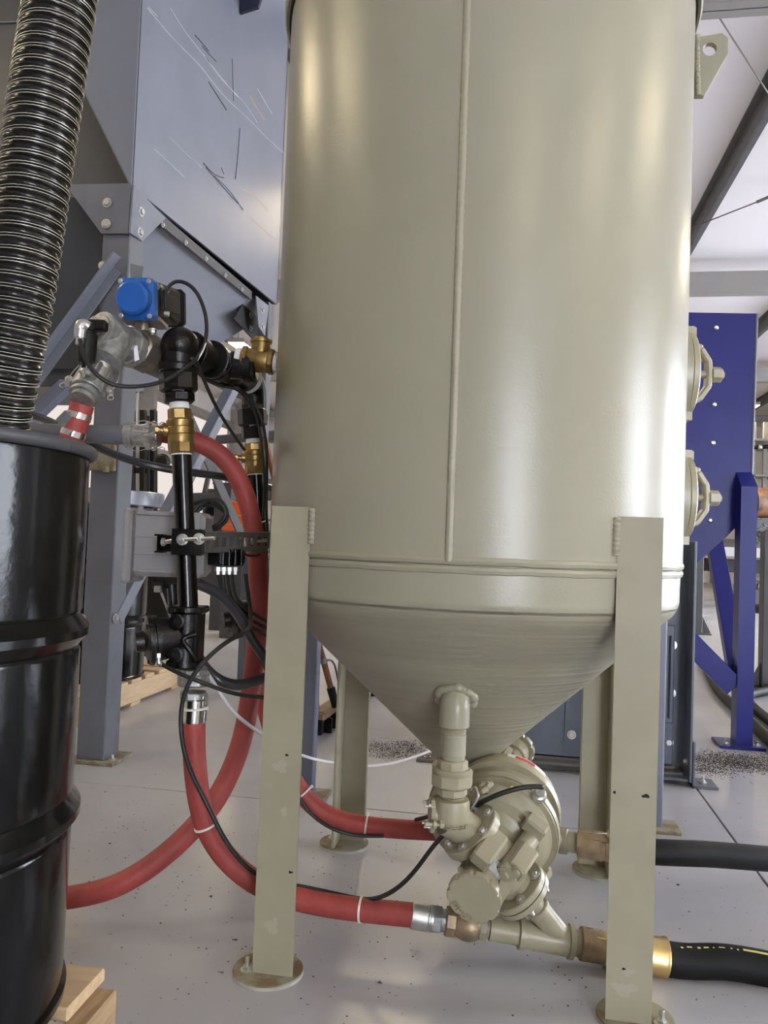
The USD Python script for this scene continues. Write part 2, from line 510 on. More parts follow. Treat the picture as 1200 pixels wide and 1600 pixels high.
# roof bracing rods
single('brace_rod', (lambda a, b: cyl(a - unit(b - a) * .25, a + (b - a) * min(3.2, (8.8 - a[0]) / (b - a)[0]), .006, n=8))(pd(1090, -25, 5.5), pd(1230, 192, 6.0)), 'rod_steel', 'thin pale bracing rod slanting under the roof above the lifting lug', 'rod')
single('brace_rod', cat([cyl(pd(1070, 360, 9.4), pd(1182, 316, 8.8), .007, n=8), cyl(pd(1182, 316, 8.8), pd(1215, 302, 8.7), .018, n=8), cyl(pd(1215, 302, 8.7), pd(1215, 302, 8.7) + unit(pd(1215, 302, 8.7) - pd(1182, 316, 8.8)) * 1.0, .007, n=8)]), 'purlin_dark', 'thin dark bracing rod above the horizontal roof beam, thicker at its end', 'rod')

# ================================================================== THE TANK
TC = np.array([-.122, 1.9725, 0.])
RT = .485
Zw, Zt = .852, 2.155                             # girth weld, rim
tank = thing('pressure_tank', 'big beige painted steel tank with a cone bottom on four angle-iron legs', 'tank', TC)
up = np.array([0, 0, 1.])
N = 160
part(tank, 'shell', lathe([(Zw, RT - .003), (Zw + .002, RT), (1.3, RT), (1.8, RT), (Zt - .02, RT), (Zt - .018, RT - .004), (Zt, RT - .004)], TC, up, N), 'tan_paint')
rimprof = [(Zt - .02, RT + .004), (Zt - .022, RT + .012), (Zt - .016, RT + .016), (Zt + .10, RT + .016), (Zt + .105, RT + .008), (Zt + .16, RT - .08), (Zt + .21, RT - .22), (Zt + .235, .02)]
part(tank, 'rim', lathe(rimprof, TC, up, N), 'tan_paint')
part(tank, 'rim_gap', lathe([(Zt - .03, RT + .001), (Zt - .03, RT + .005), (Zt - .02, RT + .005)], TC, up, N), 'black_matt', 'dark gap under the rim')


def ring_bead(z, r, amp=.0006, seed=0):
    """a girth weld: rounded bead, its height uneven round the tank"""
    a = np.arange(N * 2) * math.pi / N
    q = np.array([r + amp * math.sin(k * 37.1 + seed) * .5 for k in range(N * 2)])
    zz = np.array([z + .0005 * math.sin(3 * k * .11 + seed) + .0004 * math.sin(k * .9 + seed) for k in range(N * 2)])
    ms = []
    n = 8
    v = np.zeros((N * 2, n, 3))
    for m in range(n):
        b = m * 2 * math.pi / n
        rr = q + .007 * math.cos(b) - .0035
        v[:, m, 0], v[:, m, 1], v[:, m, 2] = TC[0] + rr * np.cos(a), TC[1] + rr * np.sin(a), zz + .0085 * math.sin(b)
    f = []
    K = N * 2
    for k in range(K):
        for m in range(n):
            a0, a1, b0, b1 = k * n + m, k * n + (m + 1) % n, ((k + 1) % K) * n + m, ((k + 1) % K) * n + (m + 1) % n
            f += [[a0, b0, b1], [a0, b1, a1]]
    return trimesh.Trimesh(v.reshape(-1, 3), f, process=False)


part(tank, 'girth_weld', ring_bead(Zw, RT, seed=1), 'tan_paint')
part(tank, 'girth_weld', ring_bead(Zw - .0165, RT - .002, seed=5), 'tan_paint')
# knuckle and cone
cone = [(Zw, RT - .004), (Zw - .02, RT - .004), (Zw - .05, RT - .005)]
ZK = Zw - .072
for k in range(1, 9):
    b = math.radians(k * 47 / 8)
    cone.append((ZK - .06 * math.sin(b), RT - .005 - .06 * (1 - math.cos(b))))
z1, r1 = cone[-1]
zt, rt = .352, .045
crng = np.random.default_rng(21)
NCR = 210
ridge = np.convolve(crng.normal(size=NCR + 8), [.2, .6, .2], 'valid')
for k in range(1, NCR + 1):
    cone.append((z1 + (zt - z1) * k / NCR, r1 + (rt - r1) * k / NCR + .00042 * ridge[k] * min(1, k / 12)))
kn = [c for c in cone[:7]]
part(tank, 'knuckle', lathe(kn[::-1], TC, up, N), 'tan_paint')
part(tank, 'cone', lathe(cone[5:][::-1], TC, up, N), 'tan_cone', 'cone bottom with fine turned grooves', smooth=25)
part(tank, 'outlet_flange', lathe([(zt + .01, .05), (zt, .075), (zt - .02, .075), (zt - .02, .03), (zt - .07, .03)], TC, up, 32), 'tan_valve')
# vertical seam
sp = px_(716, 430, -.2)
r = ray(716, 430)
q = EYE - TC
q[2] = 0
rr = r.copy()
rr[2] = 0
A_, B_, C_ = rr @ rr, 2 * q @ rr, q @ q - RT ** 2
tt = (-B_ - math.sqrt(B_ * B_ - 4 * A_ * C_)) / (2 * A_)
hit = EYE + r * tt
aS = math.atan2(hit[1] - TC[1], hit[0] - TC[0])
zs = np.linspace(Zw - .002, Zt, 260)
sv = np.stack([TC[0] + (RT - .0015) * math.cos(aS) + 0 * zs, TC[1] + (RT - .0015) * math.sin(aS) + 0 * zs, zs], 1)
part(tank, 'seam_weld', tube(sv, .0074 + .0006 * np.sin(np.arange(260) * 1.9) + .0004 * rng.random(260), 12), 'tan_paint')
# lifting lug
lug0 = px_(1088, 110, TC[0] + RT * .985)
ly = TC[1] + .06


def lp2(a, b):
    p = py_(a, b, ly)
    return (p[0], p[2])


lug = Polygon([lp2(1083, 62), lp2(1127, 55), lp2(1136, 62), lp2(1136, 87), lp2(1099, 152), lp2(1083, 152)])
c = lp2(1108, 80)
lug = lug.difference(Point(*c).buffer(.0165, 24))
part(tank, 'lifting_lug', prism(lug, (0, ly + .008, 0), (1, 0, 0), (0, 0, 1), .016), 'tan_paint', smooth=20)
a, b = lp2(1086, 60), lp2(1087, 154)
part(tank, 'lug_weld', tube(spline([(a[0] + .002, ly - .012, a[1]), ((a[0] + b[0]) / 2 + .002, ly - .014, (a[1] + b[1]) / 2), (b[0] + .004, ly - .012, b[1])], 40), .006 + .001 * np.sin(np.arange(40) * 2.3)), 'tan_paint')

# legs
LW, LT = .083, .009
XA, YA = .385, .381
for sx, sy in ((-1, -1), (1, -1), (-1, 1), (1, 1)):
    cx, cy = TC[0] + sx * XA, TC[1] + sy * YA
    L = Polygon([(0, 0), (LW, 0), (LW, LT * .6), (LW - LT * .4, LT), (LT, LT), (LT, LW - LT * .4), (LT * .6, LW), (0, LW)])
    m = trimesh.creation.extrude_polygon(L, .938, engine='earcut')
    v = m.vertices.copy()
    m.vertices = np.stack([cx - sx * v[:, 0], cy - sy * v[:, 1], v[:, 2] + .009], 1)
    if sx * sy < 0:
        m.invert()
    leg = part(tank, 'leg', m, 'tan_paint_leg', smooth=20)
    dc = np.array([cx - sx * .026, cy - sy * .024, 0])
    part(leg, 'base_plate', lathe([(0, .0705), (.0015, .0715), (.0075, .0715), (.009, .0705)], dc, up, 48), 'plate_rust', 'round rusty base plate')
    part(leg, 'plate_edge', lathe([(-.0005, .0717), (.0065, .0720), (.0066, .0717)], dc, up, 48), 'plate_rim', 'pale worn edge')
    part(leg, 'anchor_bolt', bolt(dc + np.array([sx * .038 if sx < 0 else .045, -.018 if sy < 0 else .02, .009]), up, .0095, .010, stud=.016), 'zinc')
    # fillet welds where the flange tips meet the shell
    for (wx, wy) in ((cx - sx * (LW + .001), cy + sy * .0005), (cx + sx * .0005, cy - sy * (LW + .001))):
        ang = math.atan2(wy - TC[1], wx - TC[0])
        zz = np.linspace(.872, .945, 90)
        part(leg, 'weld_bead', tube(np.stack([np.full(90, wx + 0.003 * -sx * (abs(wx - cx) > .02)), np.full(90, wy), zz], 1), .0082 + .0008 * np.sin(np.arange(90) * .55)), 'tan_paint')

# scuffs and chips on the two front legs
mat('scuff_pale', (.40, .385, .30), .6)
yl = TC[1] - YA - .0002
srng = np.random.default_rng(11)
for px0, py0, w, h, m_ in ((438, 1198, 11, 9, 'scuff_pale'), (426, 1448, 10, 12, 'scuff_pale'), (974, 1545, 16, 9, 'scuff_pale'), (981, 1518, 8, 5, 'scuff_pale'), (444, 1268, 4, 7, 'scuff_pale'), (454, 1363, 2.5, 1.5, 'black_matt'), (448, 1180, 2, 1.2, 'black_matt'), (960, 1238, 1.6, 1.6, 'black_matt'), (1009, 1244, 5, 2, 'black_matt'), (975, 1514, 2, 1, 'black_matt')):
    c = py_(px0, py0, yl)
    a_ = np.linspace(0, 2 * math.pi, 26)[:-1]
    rr0 = 1 + .28 * np.sin(a_ * 3 + px0) + .2 * srng.normal(size=25)
    sc = .00125
    part(tank, 'scuff' if m_ == 'scuff_pale' else 'paint_chip', prism(Polygon(np.stack([c[0] + w * sc * rr0 * np.cos(a_), c[2] + h * sc * rr0 * np.sin(a_)], 1)).buffer(.0006), (0, yl + .0002, 0), (1, 0, 0), (0, 0, 1), .0004), m_, smooth=False)

# hand holes on the right flank
for n_, (hx, hy, hz) in enumerate(((1082, 562, 0), (1074, 771, 0))):
    aH = math.radians(6)
    nd = np.array([math.cos(aH), math.sin(aH), 0])
    zc = px_(hx, hy, TC[0] + RT)[2]
    ctr = TC + nd * (RT + .009) + np.array([0, 0, zc])
    e2 = np.cross(up, nd)
    base = part(tank, 'hand_hole', None or (lambda: (lambda m: m)(prism(Point(0, 0).buffer(1, 40), (0, 0, 0), e2, up, .028)))(), 'tan_paint') if False else None
    def oval(a, b, t0, t1, bulge=0., n=40):
        """oval plate: half widths a (across) and b (up), from t0 to t1 along nd"""
        an = np.arange(n) * 2 * math.pi / n
        prof = [(t0, .97), (t0 + .002, 1), (t1 - .002, 1), (t1, .97)] + ([(t1 + bulge * .6, .7), (t1 + bulge, .3)] if bulge else [])
        v, f = [], []
        for t, s in prof:
            v.append(ctr + nd * t + s * (a * np.cos(an)[:, None] * e2 + b * np.sin(an)[:, None] * up))
        i = np.arange(n); j = (i + 1) % n
        for q in range(len(prof) - 1):
            f += [np.stack([q * n + i, q * n + j, q * n + n + j], 1), np.stack([q * n + i, q * n + n + j, q * n + n + i], 1)]
        k = len(prof)
        v = np.vstack(v + [[ctr + nd * t0], [ctr + nd * prof[-1][0]]])
        f += [np.stack([np.full(n, k * n), j, i], 1), np.stack([np.full(n, k * n + 1), (k - 1) * n + i, (k - 1) * n + j], 1)]
        return trimesh.Trimesh(v, np.vstack(f), process=False)
    hh = part(tank, 'hand_hole', oval(.075, .105, -.05, .006), 'tan_paint', 'oval neck welded into the shell')
    part(hh, 'cover', oval(.072, .098, .006, .022, bulge=.012), 'tan_valve')
    lipz = [(-.006, .112), (.012, .112), (.014, .100), (-.006, .096)]
    part(hh, 'lip', prism([(.006, .088), (.026, .088), (.026, .108), (.020, .112), (.006, .112)], ctr - e2 * .02, nd, up, -.04), 'tan_valve')
    part(hh, 'lip', prism([(.006, -.088), (.006, -.114), (.020, -.114), (.020, -.088)], ctr - e2 * .02, nd, up, -.04), 'tan_valve')
    yp = [ctr + nd * .020 + up * .062, ctr + nd * .042 + up * .058, ctr + nd * .060 + up * .030, ctr + nd * .062, ctr + nd * .060 - up * .030, ctr + nd * .040 - up * .060, ctr + nd * .018 - up * .070]
    yk = []
    for k in range(len(yp) - 1):
        yk.append(beam(yp[k] - unit(yp[k + 1] - yp[k]) * .004, yp[k + 1] + unit(yp[k + 1] - yp[k]) * .004, .030, .014, e2 if False else nd, .004))
    part(hh, 'yoke', cat(yk), 'tan_valve', 'arched yoke clamp')
    part(hh, 'stud', cyl(ctr + nd * .02, ctr + nd * .098, .009), 'tan_valve')
    part(hh, 'yoke_nut', hexa(ctr + nd * .068, nd, .019, .024), 'tan_valve')

# pipe out of the cone, straight down to the front metering valve
PD = 1.672
ptop, pbot = pd(712, 1098, PD), pd(706, 1252, PD)
pdn = -up
X0 = pd(711, 1100, PD)
RC = lambda z: r1 + (rt - r1) * (z1 - z) / (z1 - zt)


def zpix(py, d=PD, px=711):
    return pd(px, py, d)[2]


bx_ = pd(709, 1150, PD)
bx_ = np.array([bx_[0], bx_[1], 0])
inward = unit(np.array([TC[0] - bx_[0], TC[1] - bx_[1], 0]))
nz = z1 - zt
cn = unit(np.array([-inward[0], -inward[1], -(r1 - rt) / nz]))       # outward normal of the cone there
el0 = bx_ + up * zpix(1090)
wc = el0 + inward * .035
wa = np.arange(64) * 2 * math.pi / 64
ce1 = unit(np.cross(up, cn))
ce2 = np.cross(cn, ce1)
hitc = el0 + inward * (np.linalg.norm((TC - bx_) * [1, 1, 0]) - RC(el0[2])) if True else None
ringp = np.array([hitc + .004 * cn + (.0355 + .0022 * math.sin(k * .55) + .0012 * math.sin(k * 1.1)) * (math.cos(b) * ce1 + math.sin(b) * ce2) for k, b in enumerate(wa)])
part(tank, 'nozzle_weld', tube(np.vstack([ringp, ringp[:1]]), np.r_[(.0095 + .0012 * np.sin(np.arange(64) * .98)), .0095], 12), 'tan_paint', 'lumpy weld round the elbow')
ec = bx_ + up * zpix(1107) + inward * .022
elb = [bx_ + up * zpix(1107) + inward * .09 + up * .022, ec + inward * .03 + up * .022] + [ec + .022 * (up * math.cos(b) - inward * math.sin(b)) for b in np.linspace(0, math.pi / 2, 10)] + [bx_ + up * zpix(1120), bx_ + up * zpix(1134), bx_ + up * zpix(1136)]
part(tank, 'outlet_elbow', tube(np.array(elb), [.0315] * (len(elb) - 1) + [.029], 28), 'tan_paint')
nip = part(tank, 'outlet_nipple', lathe([(zpix(1190), .0235), (zpix(1180), .0245), (zpix(1179), .0255), (zpix(1148), .0255), (zpix(1147), .0245), (zpix(1130), .0243)], bx_, up, 32), 'tan_paint')
part(nip, 'thread', lathe([(zpix(1146) + .0015 * k - .0, .0252 if k % 2 else .0243) for k in range(10)], bx_, up, 32), 'tan_dark')

# ================================================================== FRONT METERING VALVE
def curved_text(s, h, c, e1, e2, nrm, R, a0, depth=.0018):
    """letters on an arc of radius R round c in the plane (e1, e2), reading along growing angle, tops outward-in"""
    ms = []
    ang = a0
    for ch in s:
        m = meshkit.text_mesh(ch, h, depth, bold=True)
        w = m.vertices[:, 0].max() - m.vertices[:, 0].min()
        x0 = m.vertices[:, 0].min()
        ang_c = ang + (w / 2) / R
        t = -math.sin(ang_c) * e1 + math.cos(ang_c) * e2
        o = math.cos(ang_c) * e1 + math.sin(ang_c) * e2
        v = m.vertices
        m.vertices = c + o * R + t * (v[:, 0] - x0 - w / 2)[:, None] - o * (v[:, 1] - h / 2)[:, None] + nrm * v[:, 2][:, None]
        ms.append(m)
        ang += (w + h * .28) / R
    m = cat(ms)
    m.fix_normals()
    return m


def metering_valve(label, P1, A, knob_len, hand=1, front=True):
    """diaphragm valve: P1 = centre of the front casing, A = axis pointing from the knob to the casing"""
    A = unit(A)
    t = thing('metering_valve', label, 'valve', P1 - [0, 0, .12])
    e1, e2 = basis(A)
    part(t, 'diaphragm_casing', lathe([(-.085, .040), (-.066, .046), (-.060, .052), (-.052, .072), (-.046, .076), (-.044, .082), (-.040, .083), (-.036, .095), (-.030, .099), (-.027, .105), (-.018, .110), (-.012, .1165), (-.006, .1175), (-.004, .1285), (.008, .1285), (.010, .118), (.05, .108)], P1, A, 64), 'tan_valve', 'round front casing with stepped rings')
    part(t, 'casing_clamp', lathe([(.004, .127), (.002, .1305), (.012, .1325), (.022, .1305), (.020, .127)], P1, A, 64), 'tan_valve')
    q = P1 + A * .068 + e1 * .010
    part(t, 'rear_casing', lathe([(-.05, .085), (-.03, .105), (-.012, .112), (-.010, .1245), (.002, .1265), (.014, .1245), (.018, .119), (.046, .1135), (.060, .092), (.068, .05)], q, A, 64), 'tan_valve', 'domed rear casing')
    K = P1 - A * knob_len
    a = np.arange(240) * 2 * math.pi / 240
    rk = .0535 - .0035 * np.clip(np.cos(a * 10) - .55, 0, 1) / .45
    kn = Polygon(np.stack([rk * np.cos(a), rk * np.sin(a)], 1))
    kb = part(t, 'knob', cat([prism(kn, K + A * .003, e1, e2, .013), prism(kn.buffer(-.0025), K, e1, e2, .004)]), 'tan_valve', 'scalloped round hand knob')
    part(t, 'knob_hub', lathe([(.012, .041), (.03, .042), (.052, .040), (.055, .034), (.075, .033)], K, A, 40), 'tan_valve')
    return t, K, e1, e2


AX = unit(np.array([.44, .78, .36]))                 # in the camera's own turn
AX = AX[0] * R0 + AX[1] * FW0 + AX[2] * up
P1 = pd(779, 1297, 1.80)
AX = P1 - pd(739, 1406, 1.585)
KL = np.linalg.norm(AX)
AX = unit(AX)
mv, K, e1, e2 = metering_valve('beige media valve with a large round casing and scalloped knob, in front under the cone', P1, AX, KL)
kn_c = pd(739, 1406, 1.62)
part(mv, 'knob_lettering', cat([curved_text('OPEN', .0125, K - AX * .0003, CR - AX * (CR @ AX), np.cross(-AX, unit(CR - AX * (CR @ AX))), -AX, .040, math.radians(198), .0034)]), 'tan_valve', 'raised word OPEN round the knob')
# straight flow line: wye under the pipe -> flange -> body -> flange -> nipple
W0 = bx_ + up * zpix(1276)
F1 = pd(737, 1300, 1.685)
BM = pd(775, 1346, 1.70)
F2 = pd(812, 1391, 1.71)
F3 = pd(838, 1417, 1.72)
F4 = pd(886, 1476, 1.738)
Bd = unit(F2 - F1)
# union on the vertical pipe
ut = part(mv, 'pipe_union', cat([hexa(bx_ + up * zpix(1206), up, .0315, zpix(1186) - zpix(1206), 8), hexa(bx_ + up * zpix(1228), up, .0435, zpix(1205) - zpix(1228), 8, phase=.35), lathe([(zpix(1204), .0425), (zpix(1200), .036)], bx_, up, 32)]), 'tan_valve', 'eight-sided pipe union')
part(mv, 'union_tail', hexa(bx_ + up * zpix(1243), up, .0315, zpix(1228) - zpix(1243), 8, phase=.2), 'tan_valve')
part(mv, 'pipe_thread', lathe([(zpix(1254) + .0014 * k, .0245 if k % 2 else .0262) for k in range(12)], bx_, up, 32), 'tan_dark')
wy = part(mv, 'wye_body', cat([lathe([(zpix(1292), .012), (zpix(1290), .030), (zpix(1284), .037), (zpix(1276), .0385), (zpix(1254), .0375), (zpix(1248), .035), (zpix(1247), .030)], bx_, up, 40),
                               lathe([(-.01, .036), (.02, .036), (np.linalg.norm(F1 - W0) - .004, .034)], W0 - up * .006, F1 - W0 + up * .006, 32)]), 'tan_valve', 'wye fitting with raised lettering')
txt = meshkit.text_mesh('CLEMCO', .0085, .0022)
tv = txt.vertices.copy()
rad = .0402
tw = tv[:, 0].max()
thc = math.atan2((EYE - bx_)[1], (EYE - bx_)[0]) + .36
th = thc + (tv[:, 0] - tw / 2) / rad
rr_ = rad - .0012 + tv[:, 2]
txt.vertices = np.stack([bx_[0] + rr_ * np.cos(th), bx_[1] + rr_ * np.sin(th), zpix(1287) + tv[:, 1]], 1)
part(wy, 'lettering', txt, 'tan_valve', 'raised word on the fitting', smooth=False)
# bolted cap on the left of the wye
lx = unit(-R0 * .97 - FW0 * .1)
cpc = W0 + lx * .036 + up * .004
pl = Polygon([(0, -.032), (.012, -.03), (.018, -.02), (.018, .02), (.012, .03), (0, .032), (-.012, .03), (-.018, .02), (-.018, -.02), (-.012, -.03)]).buffer(.003)
ce = unit(np.cross(up, lx))
part(mv, 'port_cap', cat([prism(pl, cpc, ce, np.cross(lx, ce), .008), lathe([(-.03, .022), (0, .022)], cpc, lx, 24)]), 'tan_valve', 'bolted cover on the side port')
for s in (-1, 1):
    for k in (-1, 1):
        part(mv, 'cap_screw', cat([bolt(cpc + lx * .008 + up * .021 * s + ce * .012 * k, lx, .0048, stud=.008)]), 'zinc')
part(mv, 'wing_bolt', cat([cyl(cpc - lx * .016 - up * .010 - FW0 * .03, cpc + lx * .02 - up * .010 - FW0 * .03, .0045), hexa(cpc - lx * .020 - up * .01 - FW0 * .03, lx, .0085, .010), hexa(cpc - lx * .004 - up * .01 - FW0 * .03, lx, .0095, .008, 8)]), 'tan_valve')


def flange(parent, p, d, r, th, nb, name='flange', bm='zinc', phase=0.3, split=False):
    d = unit(d)
    m = lathe([(-th, r - .002), (-th + .002, r), (-.0012, r), (-.001, r - .0012), (.001, r - .0012), (.0012, r), (th - .002, r), (th, r - .002)], p, d, 48) if split else lathe([(-th / 2, r - .002), (-th / 2 + .002, r), (th / 2 - .002, r), (th / 2, r - .002)], p, d, 48)
    f = part(parent, name, m, 'tan_valve')
    a1, a2 = basis(d)
    h = th if split else th / 2
    for k in range(nb):
        b = phase + k * 2 * math.pi / nb
        o = (r - .014) * (math.cos(b) * a1 + math.sin(b) * a2)
        part(f, 'flange_bolt', cat([bolt(p + o - d * h, -d, .0072, .007), bolt(p + o + d * h, d, .0072, .008, washer=False, stud=.007)]), bm)
    if split:
        part(f, 'gasket', lathe([(-.0009, r - .0006), (.0009, r - .0006)], p, d, 48), 'black_matt')
    return f


flange(mv, F1, Bd, .066, .020, 6, 'inlet_flange', phase=.2)
part(mv, 'inlet_neck', cat([cyl(F1, BM - Bd * .02, .0335, .036), obox(F1 + Bd * .045, Bd, AX, .05, .048, .05, .008)]), 'tan_valve')
flange(mv, F2, Bd, .064, .0145, 5, 'outlet_flange', phase=.55, split=True)
part(mv, 'valve_body', cat([lathe([(-.06, .030), (-.045, .043), (-.02, .050), (.02, .051), (.045, .044), (.06, .036)], BM, Bd, 40), cyl(BM, F2, .036, .038, 32),
                            lathe([(.07, .036), (.10, .044), (.14, .046), (.175, .055), (.19, .06)], K, AX, 40)]), 'tan_valve')
# yoke pads, tie tube and bolts on the body
tb0, tb1 = pd(790, 1366, 1.62), pd(838, 1296, 1.73)
td = unit(tb1 - tb0)
tl = np.linalg.norm(tb1 - tb0)
part(mv, 'tie_tube', lathe([(0, .0185), (.002, .0195), (tl * .55, .0195), (tl * .55 + .001, .0185), (tl * .56, .0195), (tl - .002, .0195), (tl, .018)], tb0, td, 32), 'tan_valve')
part(mv, 'tube_bolt', bolt(tb0, -td, .0115, .010), 'tan_valve')
side = unit(np.cross(td, tb0 - EYE))
toward = unit(np.cross(side, td))
toward = toward if toward @ (EYE - tb0) > 0 else -toward
for px0, py0, d0, sx, sy, L in ((764, 1326, 1.625, .040, .036, .085), (815, 1346, 1.645, .040, .036, .07), (836, 1292, 1.705, .050, .036, .03)):
    c0 = pd(px0, py0, d0)
    part(mv, 'body_pad', obox(c0, td, side, L, sx, sy, .005), 'tan_valve')
for px0, py0, d0 in ((752, 1338, 1.60), (808, 1362, 1.605)):
    part(mv, 'pad_bolt', bolt(pd(px0, py0, d0), -td, .0085, .008), 'tan_valve')
ll = [pd(790, 1375, 1.58), pd(800, 1395, 1.60), pd(783, 1408, 1.62), pd(770, 1350, 1.60)]
part(mv, 'lever_arm', prism(Polygon([(0, .012), (.06, .006), (.085, -.004), (.06, -.008), (0, -.014)]).buffer(.003), pd(796, 1370, 1.615), unit(pd(772, 1420, 1.64) - pd(796, 1370, 1.615)), unit(np.cross(unit(pd(772, 1420, 1.64) - pd(796, 1370, 1.615)), toward)), .007), 'tan_valve')
sq = pd(776, 1358, 1.635)
part(mv, 'bonnet_cap', cat([obox(sq, td, side, .03, .030, .012, .002)]), 'cap_white', 'speckled pale square cap')
part(mv, 'cap_hole', lathe([(0, .0022), (.0008, .002)], sq + toward * .0058, toward, 12), 'black_matt')
part(mv, 'bleed_fitting', cat([bolt(pd(722, 1358, 1.66), unit(pd(716, 1362, 1.64) - pd(728, 1350, 1.70)), .008, .012, washer=False)]), 'zinc')
part(mv, 'bleed_hose', cyl(pd(722, 1356, 1.665), pd(731, 1344, 1.69), .006), 'rust_mark')
part(mv, 'drain_plug', bolt(pd(853, 1364, 1.79), unit(CR * .5 - CF * .6), .0105, .010), 'tan_valve')
for k, (bx0, by0, d0) in enumerate(((856, 1270, 1.765), (868, 1312, 1.80))):
    part(mv, 'casing_bolt', bolt(pd(bx0, by0, d0), unit(-CF + .4 * CR), .010, .010), 'tan_valve')
part(mv, 'air_port', cat([lathe([(0, .016), (.012, .014), (.014, .010), (.02, .010)], pd(842, 1243, 1.74), unit(-CF + CU * .8), 20), hexa(pd(847, 1233, 1.71), unit(-CF * .3 + CU), .008, .012)]), 'zinc', 'elbow fitting for the air cable')
part(mv, 'vent_plug', hexa(pd(799, 1232, 1.745), unit(-CF + CU * .4), .0055, .009), 'new_brass', 'small brass vent plug')
part(mv, 'clamp_lug', cat([obox(pd(756, 1231, 1.735), CR, CU, .020, .024, .02, .004), cyl(pd(752, 1238, 1.715), pd(769, 1223, 1.73), .006), hexa(pd(762, 1228, 1.72), CR + CU, .008, .008)]), 'tan_valve')
part(mv, 'clamp_spring', tube(spline([pd(736, 1236, 1.73), pd(742, 1230, 1.725), pd(747, 1240, 1.72), pd(743, 1254, 1.715), pd(737, 1262, 1.715)], 24), .003, 8), 'zinc')
# warning decal on the rear casing
q = P1 + AX * .068 + e1 * .010
dm, dr = [], []
for rows, lst, a0, a1, r0_, r1_, t0_, t1_ in ((0, dm, .02, .85, .1188, .1139, .0195, .0442), (1, dr, .18, .58, .1180, .1146, .0240, .0395)):
    n = 16
    v, f = [], []
    for k in range(n + 1):
        a = a0 + (a1 - a0) * k / n
        o = math.cos(a) * e1 + math.sin(a) * e2
        off = .0006 if rows == 0 else .0011
        v += [q + AX * (t0_ + off) + o * (r0_ + off), q + AX * (t1_ + off) + o * (r1_ + off)]
    for k in range(n):
        f += [[2 * k, 2 * k + 2, 2 * k + 3], [2 * k, 2 * k + 3, 2 * k + 1]]
    lst.append(trimesh.Trimesh(v, f, process=False))
dl = part(mv, 'warning_label', dm[0], 'decal', 'white label with a red block')
part(dl, 'red_block', dr[0], 'decal_red')

# lower pipe run at the front
run = thing('pipe_run', 'horizontal beige pipe run with a wye branch, below the front media valve', 'pipe fitting', pd(760, 1450, 1.62) * [1, 1, 0])
H0, H1 = pd(645, 1430, 1.745), pd(1045, 1497, 1.725)
hd = unit(H1 - H0)
HL = np.linalg.norm(H1 - H0)


def hx(px):
    return HL * (px - 645) / 400.


HM = 1.735 / 1260.5                     # metres per pixel there


def seg(prof, n=40, extra=0.):
    return lathe([(hx(a), r_ * HM * 1.0) for a, r_ in prof], H0, hd, n)


part(run, 'check_valve', cat([lathe([(hx(697), 22 * HM), (hx(698), 23 * HM), (hx(711), 23 * HM), (hx(712), 22 * HM)], H0, hd, 8), seg([(711, 17), (714, 19), (724, 23), (735, 24), (745, 22), (750, 18)])]), 'gunmetal_brass', 'bronze check valve')
part(run, 'hex_nipple', cat([lathe([(hx(749), 18 * HM), (hx(750), 20 * HM), (hx(759), 20 * HM), (hx(760), 18 * HM)], H0, hd, 8), seg([(758, 15), (768, 15)])]), 'tan_dark')
part(run, 'pipe_length', seg([(765, 16.5), (766, 18), (808, 18), (810, 19), (814, 19)]), 'tan_valve')
part(run, 'wye_fitting', cat([seg([(811, 22), (812, 23.5), (820, 23.5), (821, 20.5), (870, 21), (888, 22), (889, 25), (896, 25), (897, 23)]),
                              lathe([(0, .0245), (.002, .0265), (.010, .0265), (.012, .0245), (np.linalg.norm(F4 - F3), .024)], F3, F4 - F3, 32)]), 'tan_valve', 'wye with a slanting branch')
part(run, 'branch_nipple', cyl(F2 + Bd * .012, F3 + Bd * .01, .021), 'tan_dark')
part(run, 'end_nipple', seg([(896, 19.5), (908, 19.5)]), 'tan_dark')


def claw_coupling(parent, p, d, r, L, material, other=None, phase=0.5, lugs=2, size=1.):
    """two-lug quick coupling: two collars, claws that cross the joint and safety pins"""
    d = unit(d)
    a1, a2 = basis(d)
    part(parent, 'coupling_half', lathe([(0, r * .95), (.002, r), (L * .45, r), (L * .46, r * .9), (L * .5, r * .9)], p, d, 32), material)
    part(parent, 'coupling_half', lathe([(L * .5, r * .9), (L * .54, r * .9), (L * .55, r * .97), (L - .002, r), (L, r * .95)], p, d, 32), other or material)
    for k in range(lugs):
        b = phase + k * 2 * math.pi / lugs
        o = math.cos(b) * a1 + math.sin(b) * a2
        tn = np.cross(d, o)
        c = p + d * L * .5 + o * (r + .007)
        cl = Polygon([(-.026, -.010), (.012, -.012), (.020, -.006), (.020, .008), (.010, .012), (-.022, .010)]).buffer(.003)
        cl = Polygon(np.array(cl.exterior.coords) * size)
        part(parent, 'claw', cat([prism(cl, c - o * .008, d, tn, .016 * size), obox(c + (d * .012 + o * .002) * size, d, tn, .014 * size, .022 * size, .014 * size, .005)]), 'zinc' if lugs > 2 else material if k else (other or material))
        w = np.array([c - d * .04 + o * .004 + tn * .006, c - d * .01 + o * .010 + tn * .008, c + d * .02 + o * .010, c + d * .028 + o * .016, c + d * .034 + o * .009, c + d * .028 + o * .004, c + d * .02 + o * .010])
        part(parent, 'safety_pin', tube(spline(w, 30), .0011, 6), 'zinc')


claw_coupling(run, H0 + hd * hx(907), hd, 24 * HM, hx(985) - hx(907), 'gunmetal_brass', 'new_brass', .35)

